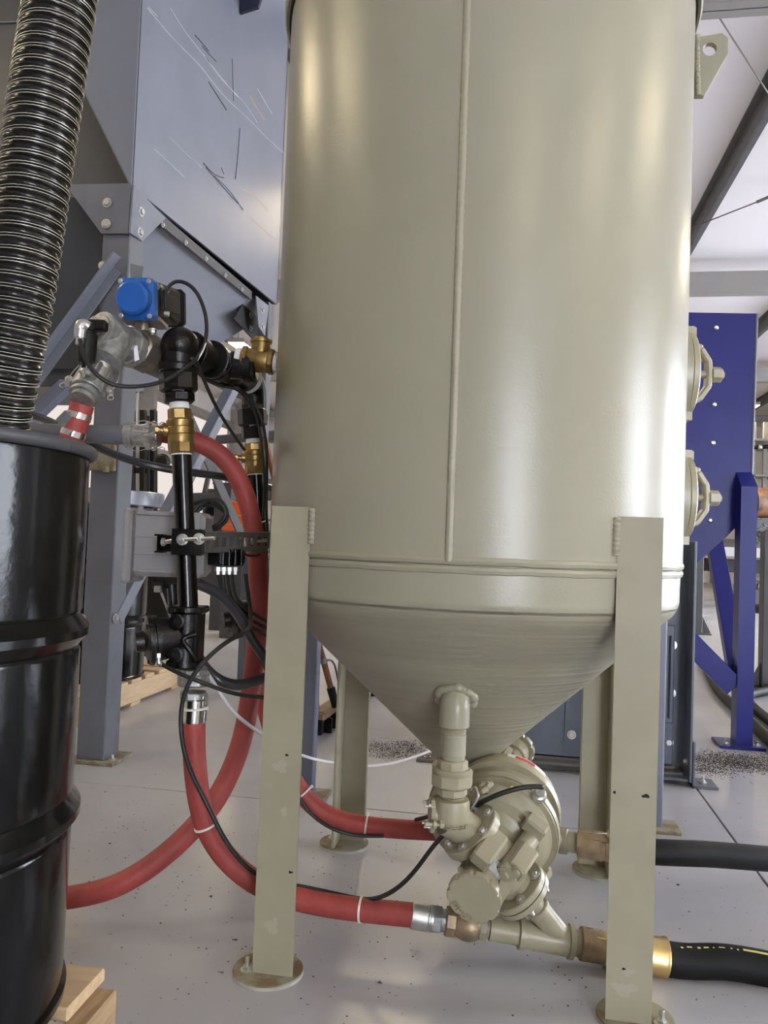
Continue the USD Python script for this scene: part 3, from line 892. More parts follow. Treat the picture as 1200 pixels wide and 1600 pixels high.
# ================================================================== REAR METERING VALVE
AR = unit(np.array([.38, .80, .30]))
AR = AR[0] * R0 + AR[1] * FW0 + AR[2] * up
PR = pd(762, 1252, 2.02)
rv, K2, f1, f2 = metering_valve('second beige media valve, half hidden behind the front one, knob at the far side', PR, -AR, .255)
fr = pd(778, 1196, 2.06)
frd = unit(pd(800, 1215, 2.0) - pd(778, 1196, 2.06))
flange(rv, pd(778, 1192, 2.04), unit(CR * .75 - CU * .6 - CF * .2), .050, .018, 6, 'inlet_flange')
part(rv, 'valve_neck', cat([cyl(pd(770, 1186, 2.05), pd(800, 1212, 2.03), .034), cyl(pd(805, 1200, 2.05), pd(800, 1232, 2.03), .036)]), 'tan_valve')
part(rv, 'vent_plug', hexa(pd(754, 1222, 1.93), unit(-CF + CU * .4), .0055, .009), 'new_brass', 'small brass vent plug')
R0p, R1p = pd(872, 1313, 2.0), pd(1000, 1331, 1.93)
rd = unit(R1p - R0p)
RL = np.linalg.norm(R1p - R0p)
part(rv, 'outlet_pipe', lathe([(-.30, .024), (.0, .024), (.004, .030), (.022, .030), (.024, .024), (.06, .024)], R0p, rd, 32), 'tan_dark')
claw_coupling(rv, R0p + rd * .048, rd, .034, .125, 'gunmetal_brass', None, .5)

# ================================================================== BLACK BLAST HOSES
def hose(name, label, category, path, r, m, n=20):
    t = thing(name, label, category, path[0])
    part(t, 'hose', tube(path, r, n), m)
    return t


q1 = R0p + rd * .165
bh = spline([q1, pd(1040, 1332, 1.93), pd(1110, 1335, 1.96), pd(1200, 1342, 2.0), pd(1300, 1350, 2.1), gp(1420, 1370, .04), gp(1700, 1380, .03), gp(2300, 1330, .03), gp(3200, 1290, .03)], 100)
h1 = hose('blast_hose', 'thick black rubber hose leaving the rear valve behind the right front leg', 'hose', bh, .0295, 'rubber_hose', 24)
q0 = H0 + hd * hx(1038)
bh2 = spline([q0 - hd * .03, q0 + hd * .05, pd(1120, 1502, 1.72), pd(1210, 1516, 1.70), pd(1320, 1548, 1.66), pd(1450, 1610, 1.6), gp(1700, 1680, .035), gp(2300, 1600, .035), gp(3200, 1480, .035)], 100)
h2 = hose('blast_hose', 'thick black hose with worn yellow print and bright brass end, at the bottom right', 'hose', bh2, .0345, 'rubber_hose', 24)
part(h2, 'hose_end', lathe([(-.095, .034), (-.092, .038), (-.006, .0385), (-.003, .0405), (.002, .0405), (.003, .037)], q0, hd, 40), 'new_brass', 'bright brass hose end')
stripes = []
mat('print_yellow', (.62, .56, .16), .6)
for x0, w, y0, hgt in ((.012, .006, .003, .004), (.028, .012, 0, .004), (.052, .007, .001, .005), (.066, .010, .001, .004), (.084, .003, .002, .003), (.096, .011, .001, .003), (.118, .003, .001, .004), (.130, .003, .002, .004), (.142, .16, -.001, .006)):
    g = trimesh.creation.box((w, hgt, .0006))
    g = g.subdivide_to_size(.01)
    g.vertices += [x0 + w / 2, y0 + hgt / 2, 0]
    stripes.append(wrap(g, bh2, .045 / np.linalg.norm(np.diff(bh2, axis=0), axis=1).sum(), .0345, math.radians(12)))
part(h2, 'print_marking', cat(stripes), 'print_yellow', 'worn yellow marking', smooth=False)

# ================================================================== RED AIR HOSES
HR = .0245


def tie(parent, path, s, r, head=0.):
    p, t = at_path(path, s)
    e1_, e2_ = basis(t)
    o = math.cos(head) * e1_ + math.sin(head) * e2_
    part(parent, 'cable_tie', cat([lathe([(-.0025, r + .0005), (-.0022, r + .0022), (.0022, r + .0022), (.0025, r + .0005)], p, t, 32), obox(p + o * (r + .004), t, o, .008, .007, .007, .001)]), 'nylon', 'white nylon tie')


# A: from the front black valve down and across to the pipe run
DA = 1.76
pa = spline([pd(303, 1128, DA), pd(303, 1160, DA), pd(307, 1220, DA), pd(325, 1295, DA + .01), pd(365, 1352, DA + .02), pd(420, 1389, 1.79), pd(480, 1408, 1.785), pd(560, 1421, 1.765), pd(648, 1430, 1.745)], 110)
ha = hose('air_hose', 'red air hose hanging from the front black valve, with two white ties and shiny ends', 'hose', pa, HR, 'red_hose')
part(ha, 'ferrule', cat([lathe([(-.004, .024), (0, .026), (.045, .026), (.047, .022)], pd(303, 1126, DA), up, 32), lathe([(.046, .024), (.049, .027), (.056, .027), (.058, .022)], pd(303, 1126, DA), up, 32)]), 'steel_bright', 'shiny crimped hose end')
part(ha, 'swivel_nut', cat([hexa(pd(302, 1092, DA), up, .030, .017, 8), hexa(pd(302, 1071, DA), up, .0365, .027, 8), lathe([(0, .024), (.012, .024)], pd(302, 1092, DA), up, 24), hexa(pd(301, 1056, DA), up, .0345, .018, 8), lathe([(0, .025), (.03, .025)], pd(301, 1060, DA), up, 24)]), 'galv', 'zinc plated swivel nuts')
part(ha, 'ferrule', cat([seg([(643, 18.5), (644, 19.5), (668, 20), (670, 18), (672, 18), (673, 19.5), (677, 19.5), (678, 17)])]), 'zinc', 'shiny crimped hose end')
part(ha, 'swivel_nut', cat([lathe([(hx(676), 19 * HM), (hx(677), 20.5 * HM), (hx(689), 20.5 * HM), (hx(690), 19 * HM)], H0, hd, 6), seg([(688, 16), (699, 16)])]), 'galv')
part(ha, 'hose_print', wrap(meshkit.text_mesh("Continental's ContiTech", .0075, .0006).subdivide_to_size(.02), pa, .655, HR, math.radians(-38), flip=True), 'red_print', 'faded white print', smooth=False)
part(ha, 'hose_print', wrap(meshkit.text_mesh('Rated 300 PSI W.P.', .0075, .0006).subdivide_to_size(.02), pa, .875, HR, math.radians(-38), flip=True), 'red_print', 'faded white print', smooth=False)
tie(ha, pa, .300, HR + .001, -1.2)
tie(ha, pa, .845, HR, -1.57)
tie(ha, np.array([pd(303, 1112, DA), pd(303, 1100, DA)]), .5, .0272, -1.6)
# B: behind the ball valve, over and down, then along the floor to behind the drum
pb = spline([pd(255, 676, 1.95), pd(298, 687, 2.0), pd(345, 712, 2.03), pd(380, 765, 2.06), pd(398, 840, 2.08), pd(404, 920, 2.08), pd(401, 1000, 2.06), pd(392, 1080, 2.04), pd(375, 1165, 2.0), pd(335, 1252, 1.94), pd(270, 1325, 1.88), pd(185, 1382, 1.84), pd(95, 1404, 1.84), gp(-10, 1410, .03), gp(-150, 1390, .03)], 160)
hb = hose('air_hose', 'red air hose arching behind the brass ball valve and along the floor beside the drum', 'hose', pb, HR, 'red_hose')
# C: from behind the left front leg to the rear valve
pc = spline([pd(398, 985, 2.20), pd(405, 1060, 2.20), pd(425, 1140, 2.19), pd(462, 1225, 2.17), pd(505, 1270, 2.16), pd(560, 1288, 2.15), pd(620, 1295, 2.14), pd(700, 1299, 2.12), pd(760, 1302, 2.1)], 90)
hc = hose('air_hose', 'red air hose crossing in front of the left rear leg to the rear valve', 'hose', pc, HR, 'red_hose')
part(hc, 'hose_print', wrap(meshkit.text_mesh("Continental's ContiTech", .0075, .0006).subdivide_to_size(.02), pc, .70, HR, math.radians(-115)), 'red_print', 'faded white print', smooth=False)
tie(hc, pc, .475, HR + .003)
tie(hc, pc, .675, HR + .001)
# D: short hose above the drum
DD = 1.62
pdh = spline([pd(129, 632, DD), pd(121, 658, DD), pd(112, 685, DD), pd(98, 720, 1.66), pd(70, 800, 1.74), pd(40, 900, 1.8)], 40)
hdh = hose('air_hose', 'short red hose with two shiny bands and a claw coupling, above the black drum rim', 'hose', pdh, .0235, 'red_hose')
for s in (.055, .135):
    p, t_ = at_path(pdh, s)
    part(hdh, 'hose_clamp', lathe([(-.0065, .0235), (-.006, .0248), (.006, .0248), (.0065, .0235)], p, t_, 32), 'steel_bright', 'shiny steel band')
part(hdh, 'clamp_lock', obox(pd(104, 655, DD - .01), CR + CU, CU - CR, .03, .022, .03, .003), 'strut_grey')

# ================================================================== AIR MANIFOLD
MD = 1.76
man = thing('air_manifold', 'black threaded pipe manifold with brass valves and a blue topped actuator, left of the tank', 'pipe manifold', pd(285, 1000, MD) * [1, 1, 0])
E1 = pd(281, 540, MD)
T1 = pd(345, 570, 1.94)
E2 = pd(394, 598, 2.18)
mdir = unit(E2 - T1)
# big elbow
ez = [E1 + (T1 - E1) * .55, E1 + (T1 - E1) * .25, E1, E1 - up * .02, E1 - up * .06]
part(man, 'elbow', cat([tube(spline([E1 + unit(T1 - E1) * .07 - up * .0, E1 + unit(T1 - E1) * .03 + up * .004, E1 + up * .002, E1 - up * .030, E1 - up * .055], 20), [.034] * 20, 28), trimesh.Trimesh(*(lambda s: (s.vertices * .041 + E1, s.faces))(trimesh.creation.icosphere(3)))]), 'black_cast', 'rounded black elbow nearest the camera')
part(man, 'elbow_band', lathe([(0, .040), (.003, .043), (.016, .043), (.019, .040)], E1 - up * .062, up, 32), 'black_cast')
xs = pd(270, 566, 1.86)
part(man, 'cross', cat([lathe([(-.02, .041), (-.018, .044), (.012, .044), (.014, .036), (.08, .037), (.1, .037), (.102, .043), (.13, .043), (.132, .036)], E1 + unit(T1 - E1) * .06, T1 - E1, 32)]), 'black_cast')
part(man, 'tee', cat([lathe([(-.07, .040), (-.068, .044), (-.05, .044), (-.048, .037), (.05, .037), (.052, .043), (.07, .043), (.072, .04)], T1, mdir, 32), lathe([(0, .034), (.055, .034), (.057, .041), (.075, .041), (.077, .036)], T1, R0, 32)]), 'black_cast')
part(man, 'elbow', tube(spline([T1 + mdir * .08, E2 - mdir * .05, E2, E2 + mdir * .02 - up * .03, E2 + mdir * .022 - up * .085], 24), [.034] * 24, 24), 'black_cast', 'rounded black elbow next to the tank')
E2b = E2 + mdir * .022
part(man, 'elbow_band', lathe([(0, .038), (.003, .041), (.016, .041), (.019, .038)], E2b - up * .10, up, 32), 'black_cast')
# two drops: union, ptfe tape, brass ball valve, pipe
drops = []
for k, (d, xs_, ys) in enumerate(((MD, (277, 277, 276, 276, 277, 279, 285, 291, 295), (562, 606, 626, 636, 662, 684, 706, 860, 965)), (2.18, (393, 396, 398, 399, 401, 402, 404, 409, 411), (628, 660, 683, 690, 706, 722, 738, 860, 945)))):
    pts = [pd(x, y, d) for x, y in zip(xs_, ys)]
    ux = unit(pts[0] - pts[8])                 # the drop leans a little, as in the photograph
    bx0 = pts[8] - ux * (pts[8][2] / ux[2])
    z = [p[2] for p in pts]
    # coordinates along the leaning drop: keep it plumb
    g = lambda a, b: lathe([(a[0], a[1]), (b[0], b[1])], bx0, up, 32)
    rU = .0305 if k == 0 else .029
    part(man, 'union', cat([hexa(bx0 + ux * z[2], ux, rU * 1.02, z[0] - z[2], 8), hexa(bx0 + ux * (z[1] - .004), ux, rU * 1.36, (z[0] - z[2]) * .48, 8, phase=.4), hexa(bx0 + ux * (z[2]), ux, rU * 1.12, (z[1] - z[2]) * .8, 8, phase=.2)]), 'black_cast', 'black pipe union')
    part(man, 'thread_tape', lathe([(z[3] - .002, .0215), (z[2] + .002, .0215)], bx0, ux, 24), 'ptfe', 'white thread tape')
    hv = z[3] - z[6]
    bv = part(man, 'ball_valve', cat([hexa(bx0 + ux * (z[3] - hv * .25), ux, .0275, hv * .25, 8), lathe([(z[6] + hv * .2, .026), (z[6] + hv * .28, .0285), (z[6] + hv * .42, .0275), (z[6] + hv * .44, .0295), (z[6] + hv * .58, .030), (z[6] + hv * .6, .028), (z[6] + hv * .66, .0295), (z[6] + hv * .74, .0295), (z[6] + hv * .78, .025)], bx0, ux, 32), hexa(bx0 + ux * z[6], ux, .0285, hv * .27, 8, phase=.3)]), 'brass', 'brass ball valve')
    sd = -R0 * .96 - FW0 * .28
    sc = bx0 + ux * (z[6] + hv * .5)
    part(bv, 'stem', cat([lathe([(.02, .013), (.036, .013), (.037, .008), (.048, .008)], sc, sd, 20), hexa(sc + unit(sd) * .046, sd, .009, .008)]), 'brass')
    pp = part(man, 'drop_pipe', cyl(bx0 + ux * (z[8] - .01), bx0 + ux * (z[6] + .004), .0213), 'black_pipe')
    part(pp, 'thread_tape', lathe([(z[6] - .003, .0223), (z[6] + .001, .0223)], bx0, ux, 24), 'ptfe', 'white thread tape')
    drops.append((bx0, z))
# handle stub of the rear ball valve
part(man, 'valve_handle', cyl(pd(390, 614, 2.14), pd(397, 645, 2.16), .0085, .007), 'rubber', 'dark handle sleeve')
# brass swing check valve against the tank
C0 = T1 + R0 * .077
part(man, 'hex_bushing', hexa(C0 - R0 * .012, R0, .040, .024, 8), 'black_cast')
cv0 = pd(377, 560, 1.93)
cvd = unit(pd(434, 567, 1.925) - cv0)
part(man, 'thread_tape', lathe([(-.012, .024), (.006, .025)], cv0, cvd, 24), 'ptfe', 'white thread tape')
part(man, 'thread_tape', lathe([(.080, .0245), (.092, .024)], cv0, cvd, 24), 'ptfe', 'white thread tape')
ck = part(man, 'check_valve', cat([hexa(cv0 + cvd * .002, cvd, .0315, .016, 8, phase=.4), lathe([(.014, .026), (.024, .028), (.045, .0295), (.062, .028), (.07, .026)], cv0, cvd, 32), hexa(cv0 + cvd * .066, cvd, .0315, .016, 8, phase=.4),
                                   lathe([(0, .024), (.042, .023), (.043, .026), (.050, .026), (.051, .018), (.056, .017)], cv0 + cvd * .047, up, 28)]), 'brass', 'brass swing check valve')
# galvanised wye, stainless ball valve and actuator
G0 = pd(157, 516, 1.66)
G1 = pd(206, 545, 1.74)
gd = unit(G1 - G0)
gl = np.linalg.norm(G1 - G0)
ge1, ge2 = basis(gd)
branch = unit(pd(150, 590, 1.63) - pd(185, 527, 1.70))
gy_ = part(man, 'galvanised_wye', cat([lathe([(-.006, .036), (-.003, .0405), (.016, .0405), (.018, .037), (gl - .012, .037), (gl - .01, .041), (gl + .008, .041), (gl + .010, .036)], G0, gd, 36),
                                  lathe([(0, .034), (.055, .034), (.057, .0385), (.075, .0385), (.077, .034)], pd(182, 530, 1.69), branch, 32)]), 'galv', 'galvanised wye fitting')
part(gy_, 'plug', cat([lathe([(-.010, .032), (-.004, .032)], G0, gd, 28), hexa(G0 - gd * .026, gd, .021, .018)]), 'galv', 'hexagon plug')
nz0 = pd(163, 566, 1.665)
part(man, 'coupling_nipple', cyl(nz0, pd(150, 590, 1.65), .025), 'zinc')
cc0 = pd(152, 582, 1.645)
claw_coupling(man, cc0, branch, .032, .056, 'zinc', 'galv', 1.2, 4, 1.1)
cc1 = cc0 + branch * .053
part(man, 'hose_shank', lathe([(0, .025), (.008, .024), (.010, .030), (.018, .030), (.019, .024), (.028, .024)], cc1, branch, 28), 'galv')
V0 = pd(222, 548, 1.765)
part(man, 'control_valve', cat([hexa(V0 - gd * .022, gd, .047, .044, 8), lathe([(-.035, .036), (.035, .04), (.075, .036), (.12, .034)], V0, gd, 32)]), 'bare_valve', 'stainless steel ball valve under the actuator')
part(man, 'tape_end', prism([(0, 0), (.008, 0), (.012, -.03), (.002, -.034)], pd(209, 540, 1.70), CR, CU, .001), 'ptfe', 'loose end of thread tape')
act_c = pd(214, 503, 1.75)
part(man, 'actuator_stem', cat([cyl(V0 + up * .02, V0 + up * .075, .017), obox(V0 + up * .066 + FW0 * .01, R0, FW0, .085, .075, .012, .002)]), 'bare_valve', 'mounting neck and bracket')
for px0, py0 in ((203, 511), (239, 515)):
    part(man, 'bracket_bolt', bolt(pd(px0, py0, 1.72), -up, .0065, .008, stud=.004), 'zinc')
# actuator: axis runs back and to the right
adir = unit(pd(280, 488, 1.98) - pd(210, 468, 1.70))
aup = unit(up - adir * (up @ adir))
asd = np.cross(adir, aup)
A0 = pd(210, 466, 1.70)
ab = part(man, 'actuator_body', cat([obox(A0 + adir * .12, adir, asd, .16, .072, .084, .01), obox(A0 + adir * .12, adir, asd, .13, .078, .05, .008)]), 'black_matt', 'black actuator body')
part(man, 'actuator_cap', cat([obox(A0 + adir * .022, adir, asd, .040, .078, .088, .009), lathe([(-.020, .030), (-.014, .0355), (.0, .0365), (.01, .0365)], A0, adir, 32)]), 'actuator_blue', 'bright blue end cap')
for s, t_ in ((-1, -1), (1, -1), (1, 1), (-1, 1)):
    part(man, 'cap_screw', bolt(A0 + adir * .003 + asd * .031 * s + aup * .036 * t_, -adir, .0036, .004), 'zinc')
part(man, 'actuator_cap', obox(A0 + adir * .215, adir, asd, .03, .078, .088, .009), 'actuator_blue' if False else 'black_matt')
for k, (px0, py0, d0) in enumerate(((244, 450, 1.74), (250, 452, 1.76), (258, 457, 1.78), (257, 490, 1.76))):
    part(man, 'port_fitting', hexa(pd(px0, py0, d0), unit(CR * .6 + CU * (.6 if k < 3 else -.1)), .0065, .010), 'zinc')
part(man, 'position_plate', prism([(0, 0), (.026, 0), (.030, .028), (0, .036)], pd(204, 437, 1.78), CR, CU, .002), 'strut_grey')
# black plastic air filter with plated elbow
fb = pd(136, 545, 1.60)
part(man, 'air_filter', cat([lathe([(-.040, .008), (-.028, .010), (-.026, .017), (.0, .0185), (.028, .0195), (.030, .016), (.034, .016), (.036, .0185), (.048, .0185), (.050, .014)], fb, up, 28), obox(fb + up * .047 + R0 * .018, R0, up, .04, .022, .022, .004)]), 'black_matt', 'small black plastic filter bowl')
part(man, 'filter_elbow', cat([lathe([(0, .011), (.016, .012), (.018, .009)], pd(125, 528, 1.58), -up * -1, 20), tube(spline([pd(125, 515, 1.58), pd(126, 508, 1.58), pd(131, 507, 1.585), pd(139, 511, 1.59)], 16), .0105, 16), lathe([(-.014, .008), (0, .008)], pd(125, 528, 1.58), up, 14)]), 'zinc', 'plated push-in elbow')

# piston valves at the foot of the drops
def piston_valve(label, c, s=1.):
    t = thing('piston_valve', label, 'valve', c - [0, 0, .1])
    w = .05 * s
    part(t, 'valve_block', cat([obox(c, R0, up, .062 * s, .115 * s, .062 * s, .004), lathe([(-.062 * s, .031 * s), (-.05 * s, .029 * s), (.05 * s, .029 * s), (.055 * s, .034 * s), (.064 * s, .034 * s)], c - FW0 * .012, up, 28)]), 'black_cast')
    part(t, 'valve_collar', obox(c + up * .058 * s, R0, up, .076 * s, .015 * s, .07 * s, .003), 'black_cast')
    part(t, 'valve_collar', obox(c - up * .058 * s, R0, up, .072 * s, .018 * s, .07 * s, .003), 'black_cast')
    o = -R0 * .88 - up * .12 - FW0 * .40
    e1_, e2_ = basis(o)
    part(t, 'cylinder_housing', lathe([(0, .040 * s), (.045 * s, .046 * s), (.050 * s, .046 * s), (.051 * s, .052 * s), (.058 * s, .052 * s), (.059 * s, .048 * s), (.063 * s, .048 * s), (.064 * s, .053 * s), (.072 * s, .053 * s), (.075 * s, .046 * s), (.080 * s, .030 * s), (.081 * s, .023 * s), (.098 * s, .021 * s), (.100 * s, .016 * s)], c - R0 * .012, o, 36), 'black_cast', 'slanting round housing')
    for k in range(6):
        a = k * math.pi / 3 + .3
        part(t, 'housing_bolt', bolt(c - R0 * .012 + unit(o) * .073 * s + .045 * s * (math.cos(a) * e1_ + math.sin(a) * e2_), o, .005, .005, washer=False), 'black_cast')
    for dz in (.036, -.034):
        part(t, 'boss', lathe([(0, .016 * s), (.012, .016 * s), (.013, .010 * s), (.010, .009 * s)], c + up * dz * s - R0 * .012 - FW0 * .036 * s, -FW0, 24), 'black_cast')
    rb = spline([c + R0 * .026 - FW0 * .034 * s + up * .01, c + R0 * .0 - FW0 * .040 * s - up * .004, c + R0 * .012 - FW0 * .042 * s - up * .02, c + R0 * .028 * s - FW0 * .034 * s - up * .045], 20)
    part(t, 'casting_rib', tube(rb, .006, 10), 'black_cast')
    part(t, 'cast_lettering', cat([obox(c + R0 * x - FW0 * .0355 * s - up * (.078 + .006 * (k % 2)) * s, R0, up, .010, .0035, .002, .0005) for k, x in enumerate(np.linspace(-.012, .034, 8))]), 'black_cast', kind='stuff') if False else None
    return t


v1c = pd(293, 994, MD)
piston_valve('black cast valve with slanting round housing, at the foot of the front black pipe', v1c)
v2c = pd(412, 962, 2.18)
piston_valve('black cast valve at the foot of the rear pipe, half hidden behind the tank leg', v2c)
t_ = '/World/piston_valve'
part(t_, 'air_elbow', cat([cyl(pd(248, 1022, 1.70), pd(248, 1034, 1.70), .0055), hexa(pd(248, 1020, 1.70), -up, .007, .010), tube(spline([pd(248, 1030, 1.70), pd(249, 1037, 1.70), pd(254, 1038, 1.70)], 10), .006, 12)]), 'zinc', 'push-in air elbow')

# grey air pipe entering from the left, with coupling
ap = thing('air_pipe', 'dark grey painted air pipe with a galvanised claw coupling, above the drum', 'pipe', pd(130, 680, 1.95) * [1, 1, 0])
g0, g1 = pd(-60, 672, 1.95), pd(198, 680, 1.93)
part(ap, 'pipe', cyl(g0, g1, .0225), 'leg_grey')
gdd = unit(g1 - g0)
part(ap, 'hex_adapter', hexa(g1 - gdd * .004, gdd, .030, .024, 8), 'galv')
claw_coupling(ap, g1 + gdd * .018, gdd, .026, .062, 'galv', 'zinc', .9, 4, .95)

# ================================================================== CABLES AND CONDUITS
def cable(label, pts, r, m='rubber', n=90, name='cable', category='cable', sides=10):
    return single(name, tube(spline(pts, n), r, sides), m, label, category)


cable('thin black air line looping above the black elbow and down to the small filter', [pd(125, 530, 1.575), pd(130, 552, 1.57), pd(142, 575, 1.57), pd(170, 598, 1.58), pd(210, 604, 1.60), pd(250, 597, 1.63), pd(290, 575, 1.68), pd(315, 548, 1.72), pd(323, 510, 1.74), pd(314, 470, 1.75), pd(295, 445, 1.76), pd(275, 440, 1.76), pd(261, 452, 1.76), pd(258, 470, 1.76), pd(263, 490, 1.77), pd(272, 502, 1.79)], .0042)
cable('thin black cable slanting from the big elbow down to the rear ball valve', [pd(305, 562, 1.74), pd(315, 585, 1.80), pd(335, 630, 1.95), pd(360, 672, 2.08), pd(382, 703, 2.14)], .0042)
cable('thin black cable under the manifold, outer one of the pair beside the rear pipe', [pd(300, 560, 1.74), pd(312, 585, 1.85), pd(345, 598, 1.98), pd(375, 608, 2.08), pd(398, 632, 2.12), pd(412, 668, 2.13), pd(417, 720, 2.13), pd(416, 790, 2.13), pd(419, 850, 2.12)], .004)
cable('thin black cable under the manifold, inner one of the pair beside the rear pipe', [pd(302, 566, 1.72), pd(318, 590, 1.83), pd(350, 604, 1.96), pd(378, 615, 2.06), pd(398, 645, 2.10), pd(408, 690, 2.11), pd(413, 745, 2.115), pd(411, 810, 2.115)], .0035)
single('cable_tie', tube(spline([pd(322, 535, 1.73), pd(315, 552, 1.71), pd(308, 563, 1.71)], 16), .002, 8), 'nylon', 'white nylon tie on the air line beside the big elbow', 'cable tie')
single('cable_tie', lathe([(-.0025, .0352), (-.0025, .0375), (.0025, .0375), (.0025, .0352)], pd(387, 596, 2.13), mdir + up * -.4, 28), 'nylon', 'white nylon tie round the elbow next to the tank', 'cable tie')
single('cable_tie', cat([tube(spline([pd(388, 816, 2.14), pd(400, 818, 2.13), pd(412, 815, 2.125), pd(423, 812, 2.13)], 16), .0022, 8)]), 'nylon', 'white nylon tie round the rear black pipe above the strut', 'cable tie')
# conduits
cable('thick dark grey cable sagging across behind the black pipes', [pd(20, 642, 2.15), pd(60, 652, 2.15), pd(110, 676, 2.1), pd(160, 702, 2.1), pd(215, 722, 2.1), pd(290, 737, 2.14), pd(350, 745, 2.2), pd(420, 762, 2.3), pd(470, 775, 2.4)], .0105, 'conduit_grey')
cable('grey flexible conduit looping from the junction box down behind the front valve', [pd(308, 912, 1.86), pd(335, 924, 1.88), pd(368, 955, 1.92), pd(395, 1000, 1.96), pd(415, 1030, 1.98), pd(425, 1050, 1.97), pd(405, 1062, 1.92), pd(375, 1070, 1.88), pd(342, 1062, 1.85), pd(318, 1040, 1.86), pd(300, 1005, 1.9)], .0125, 'conduit_grey', 120, 'conduit', 'conduit', 14)
cond = spline([pd(342, 1060, 1.838), pd(360, 1068, 1.86), pd(385, 1068, 1.88), pd(410, 1060, 1.90)], 40)
cable('thin black air line from the elbow of the front valve to behind the tank leg', [pd(253, 1038, 1.70), pd(280, 1052, 1.69), pd(320, 1068, 1.69), pd(360, 1082, 1.72), pd(420, 1090, 1.8)], .0045)
cable('black cable from the valve block curling down along the red hose to the floor', [pd(384, 898, 1.98), pd(388, 930, 1.95), pd(392, 960, 1.9), pd(391, 975, 1.86), pd(383, 987, 1.8), pd(352, 1005, 1.72), pd(318, 1035, 1.69), pd(295, 1068, 1.685), pd(284, 1105, 1.69), pd(284, 1150, 1.69), pd(296, 1200, 1.70), pd(320, 1250, 1.71), pd(345, 1300, 1.715), pd(372, 1340, 1.73), pd(405, 1368, 1.75), pd(470, 1385, 1.80), pd(540, 1400, 1.80), pd(590, 1403, 1.75), pd(635, 1375, 1.72), pd(675, 1325, 1.68), pd(700, 1296, 1.66)], .0048, 'rubber', 200)
single('air_line', tube(spline([pd(650, 1281, 2.08), pd(690, 1272, 1.95), pd(735, 1262, 1.75), pd(770, 1245, 1.70), pd(805, 1233, 1.69), pd(835, 1229, 1.70), pd(848, 1230, 1.705)], 60), .0052, 12), 'rubber', 'black printed air line entering the fitting on the media valve', 'cable')
cable('thin white cable hanging from behind the tank leg to the machine', [pd(316, 1040, 1.80), pd(335, 1068, 1.82), pd(355, 1100, 1.85), pd(385, 1130, 1.95), pd(420, 1155, 2.15), pd(465, 1178, 2.4), pd(520, 1192, 2.55), pd(575, 1197, 2.65), pd(630, 1188, 2.8), pd(680, 1170, 2.95), pd(720, 1150, 3.1)], .0045, 'white_cable', 110)
cable('black cable tied under the red hose in front of the left rear leg', [pd(452, 1195, 2.15), pd(465, 1240, 2.14), pd(490, 1275, 2.13), pd(520, 1295, 2.12), pd(555, 1305, 2.12), pd(600, 1306, 2.12)], .0045)

# ================================================================== JUNCTION BOX, STRUT, SOLENOID BLOCK
JD = 1.93
jb = thing('junction_box', 'light grey plastic electrical junction box fixed behind the front black pipe', 'electrical box', pd(262, 850, JD))
jc = pd(262, 850, JD)
jn = unit(-R0 * .90 + FW0 * .15)                      # lid faces left
ja = unit(np.cross(up, jn))
mppj = JD / FPX
part(jb, 'box_body', obox(jc + R0 * .012, R0, FW0, 112 * mppj, .11, 100 * mppj, .012), 'box_grey')
part(jb, 'box_lid', obox(pd(210, 852, JD), R0, up, 14 * mppj, 114 * mppj, .125, .006), 'box_grey')
part(jb, 'box_ledge', cat([obox(pd(258, 803, JD - .055), R0, up, 84 * mppj, 6 * mppj, .012, .002), obox(pd(220, 797, JD - .055), R0, up, 8 * mppj, 12 * mppj, .012, .002), obox(pd(258, 893, JD - .057), R0, up, 84 * mppj, 5 * mppj, .008, .002), obox(pd(240, 839, JD - .056), R0, up, 60 * mppj, 2 * mppj, .004, .0008), obox(pd(240, 866, JD - .056), R0, up, 60 * mppj, 2 * mppj, .004, .0008)]), 'box_grey')
part(jb, 'cable_gland', cat([obox(pd(250, 913, JD - .03), R0, up, .03, .022, .03, .003), hexa(pd(247, 926, JD - .03), up, .009, .016)]), 'black_matt')
part(jb, 'gland_nut', obox(pd(247, 920, JD - .045), R0, up, .016, .016, .016, .002), 'zinc')
part(jb, 'gland_cable', tube(spline([pd(252, 926, JD - .03), pd(258, 942, JD - .03), pd(268, 968, JD - .02)], 16), .0035, 8), 'box_grey')
part(jb, 'conduit_stub', cyl(pd(268, 912, JD - .01), pd(272, 965, JD - .01), .012), 'conduit_grey')

st = thing('strut_channel', 'slotted grey steel strut bolted across the two black pipes', 'bracket', pd(340, 850, 1.9))
s0, s1 = pd(292, 848, 1.80), pd(425, 846, 2.10)
sdir = unit(s1 - s0)
sl = np.linalg.norm(s1 - s0)
wv = .044
holes = Polygon([(0, -wv / 2), (sl, -wv / 2), (sl, wv / 2), (0, wv / 2)])
for k in range(9):
    x = .075 + k * .0285
    if x < sl - .03:
        holes = holes.difference(sbox(x - .0065, -.0085, x + .0065, .0085).buffer(.003))
ssd = np.cross(sdir, up)
part(st, 'strut_face', prism(holes, s0, sdir, up, .003), 'strut_grey')
part(st, 'strut_lip', cat([obox(s0 + sdir * sl / 2 + up * (wv / 2 + .001) + (-ssd) * .012, sdir, up, sl, .003, .03, .001), obox(s0 + sdir * sl / 2 - up * (wv / 2 + .001) + (-ssd) * .012, sdir, up, sl, .003, .03, .001)]), 'strut_grey')
bz = pd(293, 848, 1.72)
part(st, 'pipe_clamp', cat([obox(pd(292, 847, MD - .03), R0, up, .066, .056, .003, .0008), obox(pd(315, 847, MD - .015), R0, up, .006, .056, .035, .001)]), 'black_pipe', 'black clamp plate')
